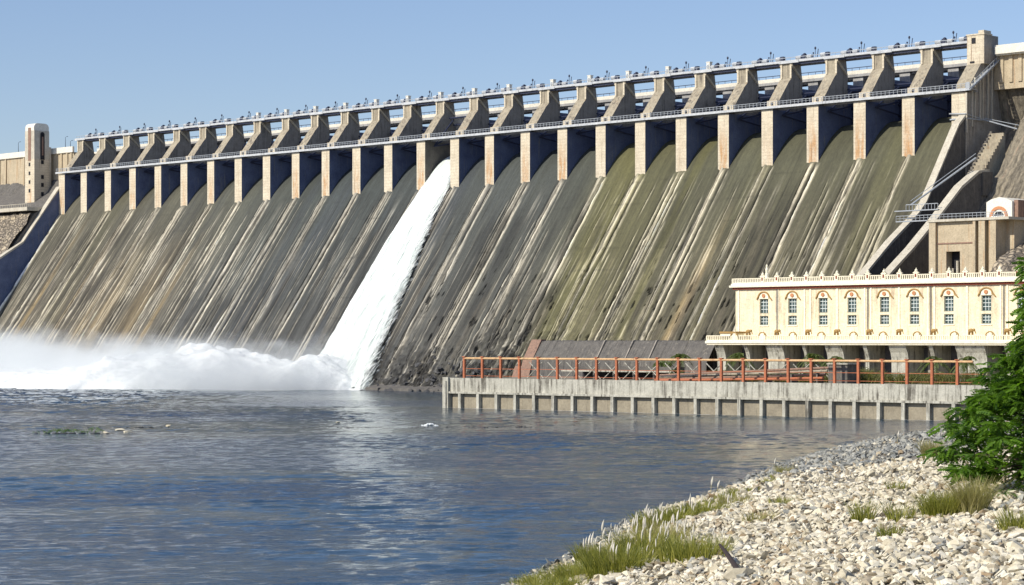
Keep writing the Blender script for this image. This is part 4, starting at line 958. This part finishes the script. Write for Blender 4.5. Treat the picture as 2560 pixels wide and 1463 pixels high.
# ================================================================== VEGETATION
def blades(n, rad, h, lean=.35, wid=.05, seg=3, seed=0):
    r = np.random.default_rng(seed); a = r.uniform(0, 6.28, n); rr = rad*np.sqrt(r.random(n)); hh = h*r.uniform(.5, 1.05, n)
    bx, by = rr*np.cos(a), rr*np.sin(a); la = a+r.normal(0, .8, n); ll = lean*hh*r.uniform(.2, 1.2, n)*(.4+rr/rad)
    V = []; 
    t = np.linspace(0, 1, seg+1); wa_ = r.uniform(0, 3.14, n); wv = wid*r.uniform(.6, 1.4, n)
    for ti in t:
        cx = bx+np.cos(la)*ll*ti**1.8; cy_ = by+np.sin(la)*ll*ti**1.8; cz = hh*ti*(1-.18*ti*lean)
        ww = wv*(1-.85*ti); V.append(np.stack([np.stack([cx-ww*np.cos(wa_), cy_-ww*np.sin(wa_), cz], -1), np.stack([cx+ww*np.cos(wa_), cy_+ww*np.sin(wa_), cz], -1)], 1))
    V = np.stack(V, 1)                                # n, seg+1, 2, 3
    k = (seg+1)*2; base = (np.arange(n)*k)[:, None, None]
    fc_ = np.array([[2*i, 2*i+1, 2*i+3, 2*i+2] for i in range(seg)])[None]
    return V.reshape(-1, 3), (base+fc_).reshape(-1, 4), np.repeat(r.random(n), k), np.c_[bx+np.cos(la)*ll, by+np.sin(la)*ll, hh*(1-.18*lean)]
def plume_mesh(seed, ln=.95, big=.085):
    r = np.random.default_rng(seed); b = MB(); dx = r.uniform(0, .3)*ln; pts = [(0, .02), (.2, big*.8), (.45, big), (.75, big*.75), (1, .012)]
    b.tube((-.08, 0, -1.0), (0, 0, 0), .014, 4, 1)
    vs = []; n = 6
    for t, r_ in pts: vs += [(dx*t*t+r_*math.cos(6.283*i/n), r_*math.sin(6.283*i/n), ln*t) for i in range(n)]
    b.add(vs, [(j*n+i, j*n+(i+1) % n, (j+1)*n+(i+1) % n, (j+1)*n+i) for j in range(len(pts)-1) for i in range(n)])
    return b.mesh('plume', [M['plume'], M['straw']])
PM = [plume_mesh(i) for i in range(5)]
def plumes(t, tips, n, seed):
    r = np.random.default_rng(seed)
    for i in r.choice(len(tips), min(n, len(tips)), replace=False):
        o = link('plume', PM[int(r.integers(5))], t, loc=tuple(tips[i]+[0, 0, -.1]), rz=float(r.normal(0, .6))); k = float(r.uniform(.4, 1.0)); o.scale = (k, k, k)
clumps = [  # px, py, height, radius, blades, plumes, material, label
 (1545, 1432, 2.3, 1.5, 420, 12, 'grass', 'big green grass clump with white plumes at the lowest part of the shore'),
 (1612, 1402, 2.6, 1.6, 460, 20, 'grass', 'tall yellow green grass clump with many white plumes, tallest by the water'),
 (1500, 1408, 1.9, 1.3, 340, 12, 'grass', 'plumed grass clump leaning over the water at the left'),
 (1655, 1362, 2.2, 1.4, 360, 24, 'grassdry', 'pale clump thick with cream plumes behind the tall green clump'),
 (1470, 1448, 1.3, 1.5, 380, 0, 'grass', 'low green grass tuft without plumes at the left shore'),
 (1735, 1398, 2.0, 1.6, 360, 6, 'grass', 'round green clump standing alone on the white stones'),
 (1690, 1392, 1.6, .9, 180, 6, 'grassdry', 'thin pale clump left of the round green clump on the stones'),
 (1640, 1322, 2.0, 1.4, 260, 14, 'grass', 'dark grass clump with upright white plumes at the shore edge'),
 (1700, 1300, 1.6, 1.6, 300, 6, 'grass', 'green grass clump at the shore bend behind the plumes'),
 (1762, 1285, 1.4, 1.6, 300, 4, 'grass', 'green grass patch hugging the waterline at mid shore'),
 (1838, 1262, 1.2, 1.5, 220, 4, 'grassdry', 'yellowish sparse tuft where the grey stones begin'),
 (1965, 1182, 1.2, 1.3, 150, 1, 'grassdry', 'small yellow tuft at the edge of the grey stones'),
 (2158, 1305, 2.0, .8, 110, 0, 'grass', 'narrow dark green tuft in the middle of the white stones'),
 (2255, 1300, 1.7, 1.2, 90, 0, 'grass', 'loose sprawling weed left of the dense green bush'),
 (2360, 1292, 2.2, 1.5, 620, 0, 'grass', 'dense rounded green grass bush on the stones below the tree'),
 (2432, 1288, 3.2, 1.0, 460, 0, 'grassdry', 'tall pale straw grass beside the dense green bush'),
 (2330, 1150, 2.6, .9, 380, 1, 'grassdry', 'tall pale tuft at the left foot of the leafy tree'),
 (2222, 1345, 1.3, .8, 90, 0, 'grass', 'small dark tuft below the loose weed'),
 (2245, 1228, 1.2, .9, 90, 0, 'grass', 'tiny green weed on the white stones above the narrow tuft'),
 (2545, 1330, 1.8, 1.2, 200, 0, 'grass', 'grass tuft cut by the right edge of the stones'),
 (1960, 1262, 1.0, 1.3, 120, 0, 'grass', 'faint green weed patch among the mid bank stones'),
 (1900, 1300, 1.0, 1.5, 130, 0, 'grassdry', 'faint dry weed patch low on the mid bank'),
]
for i, (px, py, h, rad, nb, npl, mk, lab) in enumerate(clumps):
    p = on_bank(px, py)
    if px < 1780: h *= .95; rad *= 1.4; nb = int(nb*1.4)
    t = thing('grass_clump', lab, 'grass clump', p, 0, 'grass clumps on the stony bank')
    V, Fc, R, tips = blades(int(nb*1.6), rad, h, .5, .035, 3, 200+i)
    link('leaves', npmesh('leaves', V-[0, 0, .15], Fc, M[mk], rnd=R), t)
    if npl: plumes(t, tips[tips[:, 2] > h*.55] if (tips[:, 2] > h*.55).sum() > npl else tips, int(npl*1.2), 300+i)
for i, (px, py, lab) in enumerate(((1776, 1246, 'pair of white plumes alone above the water'), (2243, 1118, 'thin pale stalk standing on the grey stones'))):
    p = on_bank(px, py); t = thing('reed_stalk', lab, 'reed', p)
    b = MB(); b.tube((0, 0, 0), (.1, 0, 1.5), .03, 5); (b.tube((.6, 0, 0), (.75, 0, 1.2), .03, 5) if i == 0 else None); b.build('stalk', M['straw'], t)
    b = MB(); b.tube((.1, 0, 1.3), (.16, 0, 1.7), .03, 6, r2=.12); b.tube((.16, 0, 1.7), (.25, 0, 2.2), .12, 6, r2=.02)
    if i == 0: b.tube((.72, 0, 1.1), (.8, 0, 1.4), .03, 6, r2=.11); b.tube((.8, 0, 1.4), (.95, 0, 1.8), .11, 6, r2=.02)
    b.build('plume', M['plume'], t)
# continuous low grass on the near shore
Vs, Fs, Rs = [], [], []; off = 0
for i in range(190):
    t_ = random.random(); px = 1300+t_*240+random.gauss(0, 14); py = 1468-t_*70+random.uniform(-4, 40)
    p = on_bank(px, py)
    if p[2] < .05: p = (p[0]+.8, p[1], .1)
    V, Fc, R, tips = blades(44, .75, random.uniform(.6, 1.15), .6, .03, 2, 900+i)
    Vs.append(V+np.array([p[0], p[1], p[2]-.1])); Fs.append(Fc+off); Rs.append(R); off += len(V)
for i in range(60):
    t_ = random.random(); px = 1620+t_*330+random.gauss(0, 16); py = np.interp(px, [1620, 1700, 1830, 1960], [1310, 1282, 1232, 1178])+random.uniform(0, 22); p = on_bank(px, py)
    V, Fc, R, tips = blades(34, .8, random.uniform(.4, .9), .6, .035, 2, 1900+i)
    Vs.append(V+np.array([p[0], p[1], p[2]-.1])); Fs.append(Fc+off); Rs.append(R); off += len(V)
tag(link('grass', npmesh('grass', np.concatenate(Vs), np.concatenate(Fs), M['grass'], rnd=np.concatenate(Rs))), 'low yellow green grass carpeting the near waterline', 'grass', kind='stuff')
# driftwood
p = on_bank(1800, 1398); q = on_bank(1848, 1446)
t = thing('driftwood', 'black charred branch lying on the white stones', 'driftwood', p); b = MB()
dq = Vector((q[0]-p[0], q[1]-p[1], q[2]-p[2])); 
b.tube((0, 0, .9), tuple(dq*.4+Vector((0, 0, .75))), .09, 7, r2=.15); b.tube(tuple(dq*.4+Vector((0, 0, .75))), tuple(dq+Vector((0, 0, .35))), .15, 7, r2=.17)
b.build('branch', M['wood'], t)
p = on_bank(1665, 1405); q = on_bank(1715, 1430)
t = thing('dry_stick', 'thin tan stick lying left of the black branch', 'stick', p); b = MB(); b.tube((0, 0, .5), (q[0]-p[0], q[1]-p[1], q[2]-p[2]+.35), .05, 6); b.build('branch', M['straw'], t)

# ---- leafy tree at the right
def frond(n, rng, L_=.8, leaf=.36, wid=.20, pairs=5):
    """fronds at origin along +x drooping; returns (n, verts, 3), faces per frond"""
    V = []; 
    for j in range(pairs):
        t = (j+.6)/pairs; 
        for sd in (-1, 1):
            bx = L_*t; bz = -.32*L_*t*t; lx = leaf*(1-.35*t)
            p0 = (bx, 0, bz); dx, dy = .45*lx, sd*lx*.9
            V += [p0, (bx+dx*.5-wid*.6*1, dy*.5, bz-.02), (bx+dx, dy, bz-.10*leaf*3), (bx+dx*.5+wid, dy*.5, bz-.02)]
    V = np.array(V); m_ = len(V)//4
    return V, np.array([[4*i, 4*i+1, 4*i+2, 4*i+3] for i in range(m_)])
def leaf_cloud(centers, radii, nper, fr, rng, droop=.35):
    fv, ff = fr; nv = len(fv); Vs, Fs, Rs = [], [], []; off = 0
    for c, r in zip(centers, radii):
        n = int(nper*(r/1.3)**2)
        d = rng.normal(size=(n, 3)); d[:, 2] = np.abs(d[:, 2])*1.0-.25; d /= np.linalg.norm(d, axis=1)[:, None]
        pos = np.array(c)+d*np.array([r, r, r*.5])*rng.uniform(.35, 1, (n, 1))
        yaw = np.arctan2(d[:, 1], d[:, 0])+rng.normal(0, .5, n); pit = -droop*rng.uniform(-.6, 1.7, n)+d[:, 2]*.35; sc = rng.uniform(.7, 1.2, n); rol = rng.normal(0, .4, n)
        x, y, z = [fv[None, :, i]*sc[:, None] for i in range(3)]
        y2 = y*np.cos(rol)[:, None]-z*np.sin(rol)[:, None]; z2 = y*np.sin(rol)[:, None]+z*np.cos(rol)[:, None]
        x3 = x*np.cos(pit)[:, None]-z2*np.sin(pit)[:, None]; z3 = x*np.sin(pit)[:, None]+z2*np.cos(pit)[:, None]
        X = x3*np.cos(yaw)[:, None]-y2*np.sin(yaw)[:, None]+pos[:, 0][:, None]; Y = x3*np.sin(yaw)[:, None]+y2*np.cos(yaw)[:, None]+pos[:, 1][:, None]; Z = z3+pos[:, 2][:, None]
        Vs.append(np.stack([X, Y, Z], -1).reshape(-1, 3)); Fs.append((ff[None]+(np.arange(n)*nv)[:, None, None]+off).reshape(-1, 4)); Rs.append(np.repeat(rng.random(n), nv)); off += n*nv
    return np.concatenate(Vs), np.concatenate(Fs), np.concatenate(Rs)
TX, TY = 42.5, 172.0; TZ = float(bank_z(np.array(TX), np.array(TY)))
tr = thing('leafy_tree', 'leafy green tree with feathery drooping foliage leaning in at the right edge', 'tree', (TX, TY, TZ))
rz_ = [(6.4, 8.0), (7.4, 10.4), (9.2, 10.4), (10.6, 11.6), (12.3, 9.0), (13.6, 6.8), (15, 6.2), (16.6, 6.3), (18, 5.6), (19, 4.6), (20.5, 4.2), (22, 4.2), (23.5, 3.4), (25, 1)]
cen, rad_ = [], []
rr_ = np.random.default_rng(5)
while len(cen) < 430:
    z = rr_.uniform(6.6, 24.4); R = np.interp(z, [a for a, _ in rz_], [b_ for _, b_ in rz_]); a = rr_.uniform(0, 6.283); fat = .5+.5*math.cos(a); R = R*(1-fat)+max(R, 9.5*math.sqrt(max(0, 1-((z-14.5)/11)**2)))*fat; lob = 1+.10*math.sin(3*a+z*.8)+.08*math.sin(7*a-z*1.3)
    q = rr_.random()**.35; r_ = max(R*lob-1.7, .3)*q
    if q < .55 and rr_.random() < .6: continue
    if rr_.random() > (R/10)**1.2+.15: continue
    cen.append((r_*math.cos(a), r_*math.sin(a), z-TZ)); rad_.append(rr_.uniform(.65, 1.45))
V, Fc, R = leaf_cloud(cen, rad_, 34, frond(1, rr_), rr_)
link('crown', npmesh('crown', V, Fc, M['leaf'], rnd=R), tr)
b = MB(); b.tube((0, 0, -.4), (.2, .1, 4), .55, 9, r2=.42); b.tube((.2, .1, 4), (-.2, .3, 10), .42, 8, r2=.26); b.tube((-.2, .3, 10), (.1, 0, 16), .26, 7, r2=.08)
for i in range(0, len(cen), 4):
    c = Vector(cen[i]); zb_ = max(1.5, c.z*.55); p0 = Vector((.1, .15, zb_)); mdl = p0.lerp(c, .55)+Vector((0, 0, .5)); b.tube(tuple(p0), tuple(mdl), .14, 5, r2=.08); b.tube(tuple(mdl), tuple(c), .08, 5, r2=.03)
b.build('trunk', M['bark'], tr)
# dark shrub right edge
for i, (px, py, sc_, lab) in enumerate(((2512, 1252, 1.1, 'dark low shrub under the right end of the tree'), (2556, 1235, 1.6, 'dark shrub at the right edge of the stones'))):
    p = on_bank(px, py); t = thing('shrub', lab, 'shrub', p)
    V, Fc, R = leaf_cloud([(0, 0, .5), (.6, .2, .4), (-.6, 0, .35)], [sc_*.8]*3, 40, frond(1, rr_, .4, .16, .05, 4), rr_); link('foliage', npmesh('foliage', V, Fc, M['leaf'], rnd=R), t)

# ---- palms and scrub on the terrace
def palm_mesh(seed, h, L_=3.8, n=20):
    r = np.random.default_rng(seed); V, Fc, R = [], [], []; off = 0
    for i in range(n):
        a = 6.283*i/n+r.uniform(-.2, .2); el = r.uniform(-.1, 1.2); 
        pts = []
        for j in range(7):
            t = j/6; pts.append((L_*t*math.cos(el)*math.cos(a), L_*t*math.cos(el)*math.sin(a), h+L_*(t*math.sin(el)-.75*t*t)))
        pr2 = np.array([-math.sin(a), math.cos(a), 0])
        for j in range(6):
            p0, p1 = np.array(pts[j]), np.array(pts[j+1]); wd = .8*(1-j/7)
            for sd in (-1, 1):
                for q in (0, .5):
                    c0 = p0+(p1-p0)*q; c1 = p0+(p1-p0)*(q+.33)
                    V += [c0, c1, c1+pr2*sd*wd*1.3+(p1-p0)*.6-[0, 0, .25], c0+pr2*sd*wd*1.3+(p1-p0)*.6-[0, 0, .28]]
                    Fc.append([off, off+1, off+2, off+3]); R += [r.random()]*4; off += 4
    return npmesh('fronds', np.array(V), np.array(Fc), M['palm'], rnd=np.array(R))
def terr(px, py_top, Y):                          # place on terrace under a pixel column
    return ((px-1280)/F*Y, Y, 7.6)
palms = [(1655, 556, 4.6, 'palm directly left of the pair of palms before the dark stone wall'), (1700, 553, 6.4, 'tall palm rising above the dark stone wall'), (1690, 545, 2.6, 'short yellowish palm in front of the dark stone wall'),
 (1848, 540, 6.6, 'palm before the first dark opening of the powerhouse'), (2032, 528, 6.6, 'green palm before the third opening of the powerhouse'), (2088, 526, 6.0, 'palm right beside the green palm at the powerhouse middle'),
 (2335, 508, 6.0, 'small palm before the right hand opening pair'), (2418, 504, 6.0, 'palm nearest the leafy tree, before the wide buttress')]
for i, (px, Y, h, lab) in enumerate(palms):
    t = thing('palm_tree', lab, 'palm', terr(px, 0, Y), random.random()*6, 'palms on the terrace before the powerhouse')
    link('fronds', palm_mesh(400+i, h-.8), t); b = MB(); b.tube((0, 0, -.1), (.15, 0, h-.7), .22, 7, r2=.15); b.build('trunk', M['bark'], t)
scr = [(1760, 548, 1.6), (1800, 545, 2.2), (1905, 540, 2.4), (1935, 536, 1.8), (1995, 530, 2.2), (2120, 520, 2.6), (2150, 522, 3.0), (2190, 515, 2.4), (2240, 512, 2.0), (2300, 508, 2.2), (2370, 505, 2.0), (1725, 552, 1.5), (1830, 533, 2.0), (1875, 530, 1.8), (1960, 524, 2.2), (2022, 520, 2.4), (2090, 516, 2.0), (2170, 508, 2.3), (2265, 503, 2.1), (2335, 498, 2.4), (2400, 494, 2.2), (2440, 492, 2.6), (1785, 538, 1.7), (1590, 566, 1.2), (1620, 562, 1.0), (1555, 566, 1.1), (2060, 524, 1.8)]
wh = ['small', 'broad', 'ragged', 'rounded', 'low', 'tall', 'pale', 'dense']
for i, (px, Y, h) in enumerate(sorted(scr)):
    lab = '%s dry scrub bush on the terrace, %s from the left behind the red posts' % (wh[i % 8], ['first', 'second', 'third', 'fourth', 'fifth', 'sixth', 'seventh', 'eighth', 'ninth', 'tenth', 'eleventh', 'twelfth', 'thirteenth', 'fourteenth', 'fifteenth', 'sixteenth', 'seventeenth', 'eighteenth', 'nineteenth', 'twentieth', 'twenty first', 'twenty second', 'twenty third', 'twenty fourth', 'twenty fifth', 'twenty sixth', 'twenty seventh'][i])
    h *= 1.45; t = thing('scrub_bush', lab, 'bush', terr(px, 0, Y), 0, 'dry bushes on the terrace')
    V, Fc, R, _ = blades(150, h*.75, h, .8, .09, 2, 700+i); link('stems', npmesh('stems', V, Fc, M['scrub'], rnd=R), t)
    V, Fc, R = leaf_cloud([(0, 0, h*.5)], [h*.7], 60, frond(1, rr_, .5, .3, .10, 3), rr_); link('foliage', npmesh('foliage', V, Fc, M['scrub'], rnd=R), t)
# small leafy tufts in the river at left
for i, (px, w_) in enumerate(((118, .9), (140, 1.2), (158, 1.3), (180, 1.2), (205, 1.0), (238, 1.5), (90, .6))):
    Y = HCAM*F/(1084-YH); lab = ['lowest leafy tuft at the left of the midstream row', 'second leafy tuft of the midstream row', 'round leafy tuft third in the midstream row', 'leafy tuft at the centre of the midstream row', 'small leafy tuft fifth in the midstream row', 'tallest leafy tuft at the right end of the midstream row', 'tiny leafy tuft leftmost in the midstream row'][i]
    t = thing('river_plant', lab, 'water plant', ((px-1280)/F*Y, Y, 0), 0, 'leafy tufts on the midstream stones')
    V, Fc, R = leaf_cloud([(0, 0, w_*.45), (w_*.5, .2, w_*.3)], [w_*.8, w_*.5], 70, frond(1, rr_, .4, .2, .08, 3), rr_); link('foliage', npmesh('foliage', V, Fc, M['leaf'], rnd=R), t)
    b = MB(); b.blob((0, 0, 0), (w_*.7, .5, .2)); b.build('root_stone', M['darkrock'], t)
